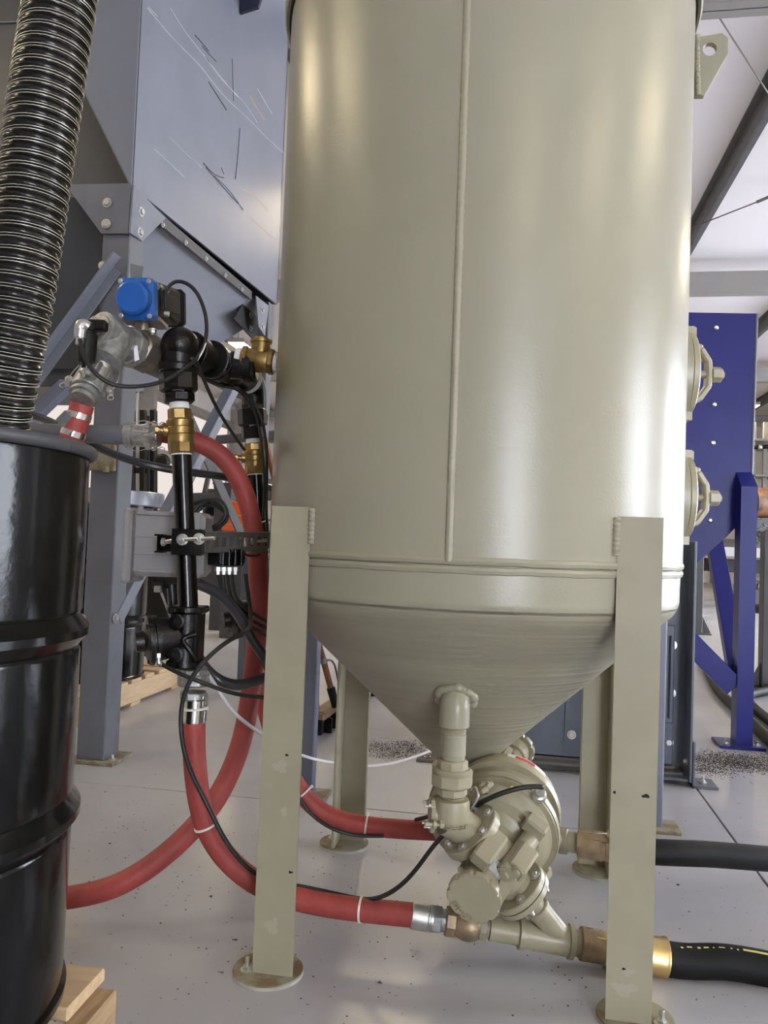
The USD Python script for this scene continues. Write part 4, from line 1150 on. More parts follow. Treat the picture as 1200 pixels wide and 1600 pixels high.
part(st, 'clamp_bracket', cat([obox(pd(263, 849, MD + .02), R0, up, .05, .036, .003, .0008), obox(pd(251, 836, MD + .01), R0, up, .02, .004, .03, .001), obox(pd(251, 862, MD + .01), R0, up, .02, .004, .03, .001)]), 'black_pipe')
for px0, py0, L, d0 in ((285, 843, .030, MD - .034), (311, 842, .032, MD - .034)):
    part(st, 'clamp_bolt', cat([bolt(pd(px0, py0, d0), -FW0, .0085, .008, stud=.012), cyl(pd(px0 + 4, py0, d0 - .005), pd(px0 + 25, py0 - 1, d0 - .02), .0042)]), 'zinc')
part(st, 'threaded_rod', cat([cyl(pd(258, 847, MD - .01), pd(276, 844, MD - .02), .005), hexa(pd(258, 847, MD - .01), -R0, .009, .008)]), 'zinc')
part(st, 'threaded_rod', cat([cyl(pd(392, 846, 2.06), pd(417, 844, 2.05), .0048), lathe([(0, .009), (.006, .009)], pd(393, 846, 2.055), unit(pd(417, 844, 2.05) - pd(392, 846, 2.06)), 14)]), 'zinc')

sb = thing('solenoid_block', 'black solenoid valve block with plated cable glands under the slotted strut', 'valve block', pd(352, 880, 1.97))
part(sb, 'block', obox(pd(352, 871, 1.97), sdir, up, .10, .034, .05, .004), 'black_matt')
for k in range(4):
    part(sb, 'coil', obox(pd(343 + 9.5 * k, 871, 1.93 + .012 * k), sdir, up, .0105, .040, .03, .002), 'black_cast')
for k in range(4):
    x = 340 + 9 * k
    part(sb, 'cable_gland', cat([hexa(pd(x, 893, 1.95 + .008 * k), up, .0085, .012), hexa(pd(x, 898, 1.95 + .008 * k), up, .0065, .010)]), 'zinc')
for k, (xa, ya, ends) in enumerate(((341, 900, ((347, 925), (357, 950), (378, 972), (402, 985), (430, 1000))), (348, 900, ((352, 925), (362, 945), (385, 985), (408, 1030), (430, 1075))), (355, 900, ((358, 920), (368, 945), (395, 970), (425, 985))), (362, 900, ((365, 920), (372, 938), (390, 955), (425, 975))))):
    part(sb, 'lead', tube(spline([pd(xa, ya - 4, 1.955 + .008 * k)] + [pd(x, y, 1.96 + .01 * k + .015 * i) for i, (x, y) in enumerate(ends)], 50), .0042, 8), 'rubber')
part(sb, 'side_tube', tube(spline([pd(380, 864, 1.98), pd(388, 868, 2.0), pd(400, 868, 2.04), pd(412, 865, 2.1)], 20), .003, 8), 'rubber')
# coil of cables above the box
cc = thing('cable_coil', 'coil of thin black cables above the junction box, right of the front black pipe', 'cable coil', pd(325, 805, 2.0))
for k, (cx, cy, rx, ry, ph) in enumerate(((322, 803, 30, 22, .2), (328, 806, 27, 24, .5), (318, 806, 34, 20, -.2), (330, 802, 22, 22, .9), (325, 808, 30, 18, .1))):
    a = np.linspace(math.pi * .95, -math.pi * .55, 30)
    pts = [pd(cx + rx * math.cos(b), cy - ry * math.sin(b + ph * .3), 1.96 + .012 * k) for b in a] + [pd(cx - 10 - 3 * k, cy + ry + 14, 1.95 + .012 * k)]
    part(cc, 'cable_turn', tube(spline(pts, 70), .0042, 8), 'rubber')

# ================================================================== DRUMS, DUCT, PALLETS
def drum(label, c, top_label=None):
    t = thing('steel_drum', label, 'drum', c)
    R, Hh = .2855, .88
    pr = [(0, R - .004), (.004, R + .003), (.016, R + .004), (.02, R - .002)]
    def hoop(z):
        return [(z - .034, R), (z - .027, R - .004), (z - .018, R + .002), (z - .006, R + .0125), (z + .006, R + .0125), (z + .018, R + .002), (z + .027, R - .004), (z + .034, R)]
    pr += hoop(.295) + hoop(.585)
    for z in (.67, .70, .73, .76):
        pass
    pr += [(Hh - .03, R), (Hh - .012, R - .002)]
    part(t, 'body', lathe(pr, c, up, 120), 'black_gloss')
    part(t, 'rim', tube(np.array([c + up * (Hh - .006) + (R + .002) * np.array([math.cos(a), math.sin(a), 0]) for a in np.linspace(0, 2 * math.pi, 121)]), .0105, 14), 'fork_grey', 'rolled dark grey rim')
    return t


DC = np.array([0, 0, 0.]) + pd(-163, 700, 1.255)
DC[2] = .135
dr1 = drum('glossy black steel drum standing on a wooden pallet in the left foreground', DC)
part(dr1, 'lid', lathe([(.84, .283), (.845, .28)], DC, up, 60), 'black_gloss')
# ribbed suction duct
DT = 1.24
ax0, ax1 = pd(-16, 690, DT), pd(102, -60, DT)
dpath = spline([ax0 - up * .06, ax0, pd(8, 560, DT - .02), pd(38, 380, DT - .02), pd(64, 200, DT - .01), pd(88, 40, DT), pd(112, -120, DT + .02), pd(130, -240, DT + .04)], 200)
du = thing('suction_duct', 'black ribbed flexible duct with a pale wire spiral, rising from the drum lid', 'duct', ax0)
L = np.r_[0, np.cumsum(np.linalg.norm(np.diff(dpath, axis=0), axis=1))]
dens = np.array([np.interp(np.linspace(0, L[-1], 900), L, dpath[:, k]) for k in range(3)]).T
pitch = .0185
sarr = np.linspace(0, L[-1], 900)
part(du, 'duct_skin', tube(dens, .0515 + .0022 * np.cos(2 * math.pi * sarr / pitch), 48), 'duct_skin')
tt_, e1_, e2_ = frames(dens)
nh = int(L[-1] / pitch * 32)
hs = np.linspace(0, L[-1], nh)
for off in (-.0022, .0022):
    idx = np.clip(((hs + off) / L[-1] * 899), 0, 899)
    i0 = idx.astype(int)
    i1 = np.minimum(i0 + 1, 899)
    w = (idx - i0)[:, None]
    P_ = dens[i0] * (1 - w) + dens[i1] * w
    ang = 2 * math.pi * hs / pitch
    hp = P_ + .0545 * (np.cos(ang)[:, None] * e1_[i0] + np.sin(ang)[:, None] * e2_[i0])
    part(du, 'wire_spiral', tube(hp, .00062, 5), 'duct_wire', 'pale wire spiral')


def pallet(label, x0, x1, y0, y1, along='y', zt=.135):
    t = thing('wooden_pallet', label, 'pallet', ((x0 + x1) / 2, (y0 + y1) / 2, 0))
    for x in ((x0 + .02), (x0 + x1) / 2, (x1 - .02)):
        part(t, 'stringer', box(x - .02, x + .02, y0 + .01, y1 - .01, .018, zt - .018, .003), 'wood_y')
    n = 7
    w = .105
    for k in range(n):
        y = y0 + w / 2 + (y1 - y0 - w) * k / (n - 1)
        part(t, 'deck_board', box(x0 + random.uniform(-.008, .004), x1 + random.uniform(-.006, .010), y - w / 2, y + w / 2, zt - .018, zt, .002), 'wood' if k % 3 else 'wood')
    for k in range(3):
        y = y0 + w / 2 + (y1 - y0 - w) * k / 2
        part(t, 'bottom_board', box(x0, x1, y - w / 2, y + w / 2, 0, .018, .002), 'wood')
    return t


# foreground pallet, turned a little: its corner shows at the bottom left
pcn = gp(166, 1512, .135)
pcn2 = gp(187, 1540, .12)
fpz = thing('wooden_pallet', 'pale wooden pallet under the black drum in the left foreground', 'pallet', (DC[0], DC[1], 0))
fd = gp(165, 1512, .135)
ed = unit((gp(86, 1599, .135) - gp(165, 1512, .135)) * [1, 1, 0])          # front edge runs towards the camera
sdv = np.array([ed[1], -ed[0], 0])
sdv = sdv if sdv[0] < 0 else -sdv                                         # to the left, along the boards
for k in range(6):
    o = fd + ed * (.062 + .165 * k) + sdv * .55
    part(fpz, 'deck_board', obox(o - up * .011, sdv, ed, 1.1, .125, .022, .003), 'wood')
for s in (.03, .55, 1.07):
    o = fd + sdv * (s if s > .1 else -.012) + ed * .47
    part(fpz, 'stringer', obox([o[0], o[1], .068], ed, sdv, .9, .04, .09, .003), 'wood_dark' if s < .1 else 'wood')
for k in range(3):
    o = fd + ed * (.062 + .41 * k) + sdv * .55
    part(fpz, 'bottom_board', obox([o[0], o[1], .011], sdv, ed, 1.1, .12, .022, .003), 'wood')
blk = gp(160, 1600, .11)
part(fpz, 'end_block', obox(gp(152, 1572, .06) + np.array([0, 0, 0]), ed, sdv, .12, .09, .105, .003), 'wood', 'block end with a pale cut face') if False else None

bd = np.array([-2.215, 3.92, .135])
drum('black steel drum with a grey cover, standing on a pallet behind the bin leg', bd, 'x')
lid = thing('drum_cover', 'blue-grey steel drum cover on the drum behind the junction box', 'drum cover', bd + up * .88)
part(lid, 'cover', lathe([(.885, .25), (.885, .345), (.89, .35), (.955, .35), (.96, .345), (.962, .20)], bd, up, 64), 'bin_paint')
pallet('pale wooden pallet under the drum behind the bin leg', -2.95, -1.93, 3.38, 4.45)

# ================================================================== GREY STEEL BIN (dust collector) ON LEGS
XB = -1.535
hop = thing('steel_bin', 'big blue-grey steel bin with scratched side and a hopper bottom on square legs', 'steel bin', (-2.3, 3.6, 0))
cfr = px_(206, 291, XB)                     # front bottom corner of the right face
crr = px_(433, 476, XB)
y0b, y1b = cfr[1], crr[1]
zb = (cfr[2] + crr[2]) / 2
ZTOP = 4.35
part(hop, 'side_panel', panel([(XB, y0b, cfr[2]), (XB, y1b, crr[2]), (XB, y1b, ZTOP), (XB, y0b, ZTOP)], -.012), 'bin_paint', 'scratched right side')
dg = [py_(206, 291, y0b), py_(131, 138, y0b), py_(40, -45, y0b)]
part(hop, 'front_panel', prism([(dg[0][0], dg[0][2]), (dg[1][0], dg[1][2]), (dg[2][0], dg[2][2]), (dg[2][0], ZTOP), (XB, ZTOP), (XB, dg[0][2])], (0, y0b + .006, 0), (1, 0, 0), (0, 0, 1), .012), 'bin_paint')
# folded flange along the slanting edge
part(hop, 'edge_flange', beam(dg[0] + np.array([0, .03, 0]), dg[2] + np.array([0, .03, 0]), .07, .012, (1, 0, .6)), 'leg_grey')
part(hop, 'corner_bead', tube(np.array([[XB - .001, y0b + .004, z] for z in np.linspace(cfr[2], ZTOP, 60)]), .0045, 8), 'bin_dark')
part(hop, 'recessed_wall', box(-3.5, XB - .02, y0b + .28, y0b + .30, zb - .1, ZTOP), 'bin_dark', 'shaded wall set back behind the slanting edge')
part(hop, 'wall_seam', tube(np.array([py_(-20, 36, y0b + .275), py_(45, 33, y0b + .275)]), .004, 8), 'leg_light')
part(hop, 'rear_panel', box(-3.5, XB, y1b - .012, y1b, crr[2], ZTOP), 'bin_paint')
part(hop, 'far_panel', box(-3.51, -3.5, y0b + .3, y1b, zb - .1, ZTOP), 'bin_paint')
part(hop, 'top_panel', box(-3.5, XB, y0b, y1b, ZTOP, ZTOP + .01), 'bin_paint')
# panel joints, scratches, marks
def mark(pts, w, m, name='scratch', lift=.0015):
    q = np.array([px_(a, b, XB + lift) for a, b in pts])
    part(hop, name, tube(spline(q, max(6, 3 * len(q))) if len(q) > 2 else q, w, 5), m)


for pts, w, m in (
        ([(230, 12), (275, 65), (310, 100), (330, 125), (355, 155), (380, 178), (420, 218), (447, 242)], .0015, 'scratch_white'),
        ([(266, 12), (290, 50), (315, 82), (345, 122), (385, 165), (402, 192)], .0013, 'scratch_white'),
        ([(318, 85), (345, 120), (372, 152)], .001, 'scratch_white'),
        ([(232, 10), (246, 26)], .001, 'scratch_white'), ([(240, 232), (262, 252), (288, 277)], .0013, 'scratch_white'),
        ([(262, 212), (290, 240), (315, 262)], .0011, 'scratch_white'), ([(312, 262), (335, 288), (355, 310)], .001, 'scratch_white'),
        ([(402, 138), (425, 178)], .002, 'scratch_white'),
        ([(305, 55), (318, 70), (326, 80)], .0022, 'scratch_dark'), ([(316, 72), (330, 88), (338, 96)], .0018, 'scratch_dark'),
        ([(326, 128), (340, 150), (354, 172)], .0022, 'scratch_dark'), ([(320, 88), (332, 103)], .0014, 'scratch_dark'),
        ([(318, 255), (335, 272), (350, 278)], .0022, 'scratch_dark'), ([(322, 262), (345, 288), (372, 318)], .0017, 'scratch_dark'),
        ([(335, 275), (360, 300), (380, 328)], .0015, 'scratch_dark'), ([(346, 262), (350, 272)], .0014, 'scratch_dark'),
        ([(363, 92), (364, 130), (365, 158)], .0016, 'bin_dark'), ([(375, 200), (372, 240), (368, 280)], .0016, 'bin_dark')):
    mark(pts, w, m)
for pts, w in (([(388, 148), (398, 165), (413, 188)], .006), ([(378, 295), (395, 305), (418, 330)], .005), ([(392, 342), (410, 358), (428, 374)], .005)):
    mark(pts, w, 'rust_mark', 'rust_mark', -.003)
# navy bracket welded high on the side
nb = px_(392, -10, XB)
part(hop, 'navy_bracket', panel([px_(374, 20, XB + .004), px_(376, -40, XB + .004), px_(376, -40, XB + .004) + [.16, 0, 0], px_(374, 22, XB + .004) + [.10, 0, .03]], .02), 'navy', 'dark blue bracket')
# legs
lw = .115
for (x0, y0_, top, wd) in ((XB - lw, y0b + .005, cfr[2], lw), (XB - .105, y1b - .14, crr[2] + .0, .10)):
    lg = part(hop, 'leg', box(x0, x0 + wd, y0_, y0_ + wd, .012, top - .02, .004), 'leg_grey')
    part(lg, 'base_plate', box(x0 - .03, x0 + wd + .045, y0_ - .02, y0_ + wd + .04, 0, .014, .002), 'plate_rust')
    part(lg, 'anchor_bolt', bolt((x0 + wd + .025, y0_ + .02, .014), up, .009, .009, stud=.012), 'zinc')
for x0 in (-3.5,):
    for y0_ in (y0b + .3, y1b - .14):
        part(hop, 'leg', box(x0, x0 + .11, y0_, y0_ + .11, .012, zb, .004), 'leg_grey')
# gusset plates with bolts at the front leg
yg = y0b - .004
part(hop, 'gusset_plate', prism(on_plane([py_(a, b, yg) for a, b in ((104, 290), (206, 288), (202, 366), (160, 366))], np.zeros(3), (1, 0, 0), (0, 0, 1)), (0, yg, 0), (1, 0, 0), (0, 0, 1), .010), 'leg_grey')
part(hop, 'gusset_plate', panel([px_(206, 289, XB + .004), px_(201, 364, XB + .004), px_(220, 377, XB + .004), px_(256, 341, XB + .004)], .008), 'leg_light')
for a, b in ((168, 317), (166, 350)):
    part(hop, 'gusset_bolt', bolt(py_(a, b, yg - .012), (0, -1, 0), .013, .012), 'zinc')
for a, b in ((220, 331), (218, 363)):
    part(hop, 'gusset_bolt', bolt(px_(a, b, XB + .012), (1, 0, 0), .013, .012), 'zinc')
part(hop, 'gusset_plate', panel([px_(398, 462, XB + .006), px_(402, 510, XB + .006), px_(412, 525, XB + .006), px_(418, 478, XB + .006)], .008), 'leg_light')
part(hop, 'gusset_plate', panel([px_(366, 498, XB - .05), px_(387, 462, XB - .05), px_(402, 478, XB - .05), px_(404, 536, XB - .05), px_(394, 528, XB - .05)], .008), 'black_matt')
for a, b in ((409, 485), (409, 511)):
    part(hop, 'gusset_bolt', bolt(px_(a, b, XB + .014), (1, 0, 0), .013, .012), 'zinc')
for a, b in ((391, 492), (391, 513)):
    part(hop, 'gusset_bolt', bolt(px_(a, b, XB - .045), (1, 0, 0), .013, .012), 'strut_grey')
# hopper
hz0, hz1 = zb - .03, 1.62
tp = [(-3.4, y0b + .12), (XB - .02, y0b + .12), (XB - .02, y1b - .10), (-3.4, y1b - .10)]
bt = [(-2.55, 3.35), (-2.0, 3.35), (-2.0, 3.9), (-2.55, 3.9)]
T3 = [np.array([*a, hz0]) for a in tp]
B3 = [np.array([*a, hz1]) for a in bt]
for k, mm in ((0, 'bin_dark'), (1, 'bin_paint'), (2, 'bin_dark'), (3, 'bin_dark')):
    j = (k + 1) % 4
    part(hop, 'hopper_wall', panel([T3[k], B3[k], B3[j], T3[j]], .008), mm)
part(hop, 'hopper_outlet', box(-2.53, -2.02, 3.37, 3.88, hz1 - .08, hz1 + .01), 'bin_dark')
fa, fb_ = px_(250, 343, XB - .005), px_(392, 462, XB - .005)
part(hop, 'bolted_flange', cat([beam(fa, fb_, .012, .05, (0, 0, 1)), beam(fa + [-.03, 0, .02], fb_ + [-.03, 0, .02], .06, .008, (0, 0, 1))]), 'fork_grey', 'dark flange with a row of bolts')
for a, b in ((254, 351), (290, 379), (322, 404), (352, 430), (378, 452)):
    part(hop, 'flange_bolt', bolt(px_(a, b, XB + .004), (1, 0, 0), .008, .008), 'zinc')
# braces
def brace(p0, p1, w, m='leg_grey', upv=(0, 1, 0)):
    part(hop, 'brace', angle_bar(p0, p1, w, .007, upv), m)


yb_ = y0b - .01
part(hop, 'brace', cat([beam(py_(178, 418, yb_), py_(8, 655, yb_), .008, .075, (0, 0, 1)), beam(py_(188, 410, yb_) + [0, -.03, .02], py_(20, 640, yb_) + [0, -.03, .02], .06, .008, (0, 0, 1))]), 'leg_light')
part(hop, 'brace_bolt', bolt(py_(160, 415, yb_ - .03), (0, -1, 0), .011, .01), 'zinc')
part(hop, 'brace', beam(py_(105, 600, y0b + .3), py_(0, 700, y0b + .3), .06, .05, (0, 0, 1)), 'tube_blue')
part(hop, 'brace', cat([beam(px_(186, 968, XB), px_(372, 602, XB), .008, .06, (0, 0, 1)), beam(px_(186, 968, XB) + [-.03, 0, .02], px_(372, 602, XB) + [-.03, 0, .02], .06, .008, (0, 0, 1))]), 'leg_light')
part(hop, 'brace', cat([beam(px_(205, 452, XB - .02), px_(392, 868, XB - .02), .008, .075, (0, 0, 1))]), 'fork_grey')
part(hop, 'brace_bolt', bolt(px_(180, 966, XB + .006), (1, 0, 0), .012, .011), 'zinc')
part(hop, 'brace_bolt', bolt(py_(127, 967, y0b), (0, -1, 0), .013, .011), 'zinc')
part(hop, 'pipe_bracket', cat([obox(py_(150, 715, y0b - .03), (1, 0, 0), up, .16, .10, .02, .003), cyl(py_(165, 738, y0b - .06), py_(166, 728, y0b - .06), .012)]), 'plate_rust', 'rusty pipe bracket')

# ================================================================== FRAME AND MACHINE BEHIND THE TANK
fr_ = thing('tube_frame', 'blue-grey tubular steel frame standing behind the tank', 'steel frame', (-.12, 2.75, 0))
zf = 1.25
for x in (-.703, .447):
    m = prism(sbox(-.016, -.016, .016, .016).buffer(.007, 6), (x, 2.745, .010), (1, 0, 0), (0, 1, 0), zf)
    ps = part(fr_, 'post', m, 'tube_blue')
    part(ps, 'base_plate', box(x - .05, x + .075, 2.68, 2.80, 0, .010, .002), 'plate_rust')
part(fr_, 'cross_beam', box(-.72, .467, 2.72, 2.77, zf - .05, zf, .006), 'tube_blue')
part(fr_, 'cross_beam', box(-.70, .475, 2.72, 2.77, zf + .01, zf + .06, .006), 'tube_blue') if False else None

gm = thing('floor_machine', 'low slate-grey steel machine with bolted panels on the floor behind the tank', 'machine', (.2, 3.6, 0))
ml = gp(668, 1186, 0)
X0m, X1m, Y0m = ml[0] + .05, .655, 3.33
part(gm, 'front_panel', box(X0m, X1m - .05, Y0m, Y0m + .015, .05, .40, .003), 'machine_grey')
part(gm, 'base_rail', cat([box(X0m, X1m - .02, Y0m - .05, Y0m + .02, .03, .042, .002), box(X0m, X1m - .02, Y0m + .0, Y0m + .02, .0, .06, .002)]), 'machine_base')
part(gm, 'upper_housing', box(X0m + .1, X1m - .06, Y0m + .10, Y0m + .9, .38, .80, .01), 'black_matt', 'black upper housing')
part(gm, 'rear_body', box(X0m, X1m - .05, Y0m + .3, Y0m + 1.0, .03, .40, .01), 'machine_grey')
for a0, a1 in (((881, 905), (1100, 1160)),):
    o1, o2 = py_(882, 1160, Y0m - .004), py_(930, 1097, Y0m - .004)
    ring = sbox(o1[0], o1[2], o2[0] + .1, o2[2]).difference(sbox(o1[0] + .022, o1[2] + .02, o2[0] + .08, o2[2] + .1))
    part(gm, 'panel_frame', prism(ring, (0, Y0m, 0), (1, 0, 0), (0, 0, 1), .006), 'machine_grey')
part(gm, 'panel_bolt', cat([bolt(py_(893, 1148, Y0m - .007), (0, -1, 0), .012, .008)]), 'zinc')
# right hand channel with flange and bolts
xr = X1m
part(gm, 'end_channel', cat([box(xr - .10, xr, Y0m + .01, Y0m + .02, .02, .93, .002), box(xr - .006, xr + .004, Y0m - .10, Y0m + .02, .02, .93, .002), box(xr - .10, xr, Y0m - .09, Y0m + .02, .02, .03, .002)]), 'machine_grey')
part(gm, 'slot_plate', cat([box(xr - .13, xr - .055, Y0m - .02, Y0m - .005, .22, .60, .003), box(xr - .072, xr - .068, Y0m - .04, Y0m - .005, .24, .56, .001)]), 'machine_grey')
for a, b in ((1051, 1008), (1049, 1083), (1045, 1160)):
    part(gm, 'channel_bolt', bolt(py_(a, b, Y0m + .008), (0, -1, 0), .012, .009), 'zinc')
part(gm, 'foot_angle', cat([box(xr + .006, xr + .014, Y0m - .10, Y0m + .02, .0, .17, .001), box(xr + .006, xr + .10, Y0m - .10, Y0m + .02, 0, .010, .001)]), 'machine_grey')
part(gm, 'foot_bolt', bolt((xr + .055, Y0m - .04, .010), up, .010, .010, stud=.014), 'zinc')
part(gm, 'foot_bolt', cat([bolt((xr + .014, Y0m - .05, .085), (1, 0, 0), .010, .009), bolt((xr - .008, Y0m - .05, .085), (-1, 0, 0), .010, .011)]), 'zinc')
part(gm, 'foot_angle', cat([box(X0m - .09, X0m + .01, Y0m - .05, Y0m + .06, 0, .010, .001), box(X0m - .006, X0m + .004, Y0m - .05, Y0m + .06, 0, .15, .001)]), 'machine_base')
part(gm, 'foot_bolt', bolt((X0m - .05, Y0m, .010), up, .010, .010, stud=.02), 'zinc')

# push broom
br = thing('push_broom', 'push broom with red-brown handle and wire brace, behind the left rear leg', 'broom', gp(515, 1135, 0))
b0, b1 = gp(495, 1132, .05), gp(566, 1080, .05)
bdv = unit((b1 - b0) * [1, 1, 0])
bsd = np.array([-bdv[1], bdv[0], 0])
Lb = np.linalg.norm(b1 - b0) + .25
bc = b0 + bdv * Lb / 2
part(br, 'broom_head', obox([bc[0], bc[1], .085], bdv, bsd, Lb, .075, .045, .012), 'broom_wood', 'worn wooden head')
bm_ = []
for k in range(60):
    o = b0 + bdv * (.01 + (Lb - .02) * (k / 59)) + bsd * random.uniform(-.03, .03)
    bm_.append(beam([o[0], o[1], .002], [o[0] + random.uniform(-.004, .004), o[1], .07], .014, .05, bsd))
part(br, 'bristles', cat(bm_), 'black_matt', 'dark bristles', kind='stuff')
hq = pd(519, 1096, bc @ FW0 + .0) if False else None
hb0 = np.array([bc[0], bc[1], .1]) - bdv * .02
hb0 = pd(523, 1098, (b0 @ FW0) + .12)
htop = pd(470, 900, (b0 @ FW0) + .05)
hdir = unit(htop - hb0)
part(br, 'handle', cyl(hb0 + hdir * .05, hb0 + hdir * 1.35, .0145), 'broom_handle', 'red-brown wooden handle')
part(br, 'socket', cyl(hb0 - hdir * .02, hb0 + hdir * .075, .018, .020), 'black_matt')
rg = hb0 + hdir * .205
part(br, 'wire_brace', cat([tube(spline([pd(502, 1120, b0 @ FW0 + .05), pd(498, 1108, b0 @ FW0 + .05), pd(497, 1085, b0 @ FW0 + .05), pd(496, 1060, b0 @ FW0 + .06), rg - CR * .03, rg], 40), .005, 8), tube(spline([rg, rg + CR * .03 + up * .004, pd(530, 1068, b0 @ FW0 + .2), pd(545, 1080, b0 @ FW0 + .3), pd(552, 1092, b0 @ FW0 + .34)], 40), .005, 8), lathe([(-.012, .0165), (.012, .0165)], rg, hdir, 16)]), 'strut_grey', 'bent wire brace')

# ================================================================== BLUE MACHINE FRAME
YP = 4.06
bl = thing('blue_machine', 'royal blue steel machine with a tall panel and braced column, right of the tank', 'machine', (.9, 4.3, 0))
pp_ = [py_(a, b, YP) for a, b in ((1010, 487), (1183, 490), (1172, 800), (1136, 838), (1066, 900), (1010, 950))]
part(bl, 'tall_panel', prism([(p[0], p[2]) for p in pp_], (0, YP + .02, 0), (1, 0, 0), (0, 0, 1), .02), 'blue_paint')
ip = [py_(a, b, YP - .004) for a, b in ((1040, 505), (1129, 505), (1122, 823), (1040, 823))]
part(bl, 'cover_plate', prism([(p[0], p[2]) for p in ip], (0, YP + .001, 0), (1, 0, 0), (0, 0, 1), .004), 'blue_paint', 'thin screwed cover plate')
for a, b in ((1119, 512), (1116, 632), (1114, 692), (1110, 813)):
    part(bl, 'cover_screw', lathe([(0, .012), (.004, .011), (.008, .006)], py_(a, b, YP - .004), (0, -1, 0), 16), 'zinc')
part(bl, 'panel_edge', cyl(py_(1183, 490, YP), py_(1174, 760, YP), .006), 'tube_blue')
part(bl, 'side_panel', box(pp_[1][0] - .012, pp_[1][0], YP + .02, YP + 1.0, 1.2, pp_[1][2], .003), 'blue_paint')
part(bl, 'rear_panel', box(pp_[0][0], pp_[1][0], YP + 1.0, YP + 1.02, .95, pp_[1][2], .003), 'blue_paint')
yc = YP - .10
c0, c1 = py_(1150, 1166, yc), py_(1176, 1166, yc)
zc_ = py_(1170, 760, yc)[2]
cw = c1[0] - c0[0]
col = prism([(yc, .014), (yc + .1, .014), (yc + .1, zc_ + .075), (yc, zc_)], (c1[0], 0, 0), (0, 1, 0), (0, 0, 1), -cw)
cl_ = part(bl, 'column', col, 'blue_paint', smooth=20)
part(cl_, 'base_plate', box(c0[0] - .075, c1[0] + .05, yc - .03, yc + .15, 0, .014, .002), 'blue_paint')
for x in (c0[0] - .04, c1[0] + .025):
    part(cl_, 'anchor_bolt', bolt((x, yc + .02, .014), up, .011, .010, stud=.01), 'zinc')
k0, k1 = py_(1145, 1072, yc + .05), py_(1050, 975, yc + .05)
part(bl, 'knee_brace', beam(k0, k1, .08, .095, (0, 0, 1)), 'blue_paint')
k0 = np.array([c0[0] + .02, yc + .08, k0[2] + .05])
k1 = py_(1115, 840, YP + .9)
part(bl, 'diagonal_brace', beam(k0, k1, .055, .085, (1, 0, 0)), 'blue_paint')

# ================================================================== FAR BACKGROUND, RIGHT
def post_with_foot(label, px0, py0, h, w=.12):
    b = gp(px0, py0)
    t = thing('steel_post', label, 'steel post', b)
    part(t, 'shaft', box(b[0] - w / 2, b[0] + w / 2, b[1] - w / 2, b[1] + w / 2, .01, h, .004), 'fork_grey')
    part(t, 'base_plate', box(b[0] - w, b[0] + w * 1.2, b[1] - w, b[1] + w, 0, .015, .002), 'fork_grey')
    part(t, 'gusset', cat([prism([(0, 0), (w * .8, 0), (0, w * 1.6)], (b[0] + w / 2, b[1], .015), (1, 0, 0), (0, 0, 1), .012), prism([(0, 0), (-w * .8, 0), (0, w * 1.6)], (b[0] - w / 2, b[1], .015), (1, 0, 0), (0, 0, 1), .012)]), 'fork_grey')
    return t


post_with_foot('dark grey steel post far off between the tank and the blue brace', 1086, 990, 1.1, .125)
post_with_foot('dark grey steel post at the right edge beyond the blue column', 1199, 1077, 1.05, .10)
b = gp(1199, 1077)
rail = thing('pipe_rail', 'dark horizontal pipe with a clamp beyond the blue column', 'pipe', pd(1190, 952, 5.6))
part(rail, 'pipe', cyl(pd(1172, 950, 6.1), pd(1240, 956, 5.6), .035), 'black_matt')
part(rail, 'clamp', cat([obox(pd(1186, 916, 6.0), CR, CU, .06, .05, .06, .01), cyl(pd(1180, 905, 6.0), pd(1215, 918, 5.8), .02)]), 'strut_grey')
bh_ = thing('floor_hose', 'dark rubber hoses lying on the floor beside the blue column, outer one', 'hose', gp(1150, 1100))
part(bh_, 'hose', tube(spline([gp(1098, 1035, .03), gp(1108, 1055, .03), gp(1122, 1078, .03), gp(1148, 1104, .03), gp(1178, 1132, .03), gp(1225, 1176, .03), gp(1400, 1260, .03), gp(1800, 1300, .03)], 60), .027, 14), 'rubber_hose')
bh_ = thing('floor_hose', 'dark rubber hose on the floor curving past the blue column, inner one', 'hose', gp(1170, 1100))
part(bh_, 'hose', tube(spline([gp(1700, 1090, .03), gp(1290, 1074, .03), gp(1235, 1072, .03), gp(1195, 1080, .03), gp(1170, 1086, .03), gp(1168, 1094, .03), gp(1185, 1112, .03), gp(1210, 1132, .03), gp(1250, 1160, .03), gp(1420, 1225, .03), gp(1850, 1260, .03)], 60), .027, 14), 'rubber_hose')

bench = thing('work_bench', 'long grey steel bench far off beyond the blue machine', 'bench', gp(1150, 920))
DB = 13.5
part(bench, 'top', obox(pd(1180, 864, DB), R0, up, 1.9, .16, .8, .01), 'girt_grey')
part(bench, 'apron', obox(pd(1180, 885, DB + .3), R0, up, 1.8, .22, .5, .01), 'black_matt')
for px0 in (1215, 1270):
    part(bench, 'leg', beam(pd(px0, 890, DB), gp(px0, 935) * 0 + np.array([*pd(px0, 890, DB)[:2], 0]), .1, .1), 'fork_grey')
mg = thing('green_machine', 'small green and black machine on the far steel bench', 'machine', pd(1192, 850, DB))
part(mg, 'body', obox(pd(1192, 846, DB), R0, up, .30, .10, .3, .02), 'bench_green')
part(mg, 'head', cat([obox(pd(1192, 834, DB - .05), R0, up, .2, .09, .2, .02), cyl(pd(1185, 838, DB - .2), pd(1201, 830, DB - .2), .04), obox(pd(1188, 826, DB), CR + CU * .4, CU, .2, .03, .05, .005), obox(pd(1197, 822, DB), CR - CU * .6, CU, .12, .03, .05, .005)]), 'fork_grey')
part(mg, 'chuck', cyl(pd(1193, 842, DB - .16), pd(1193, 842, DB - .3), .05), 'zinc')
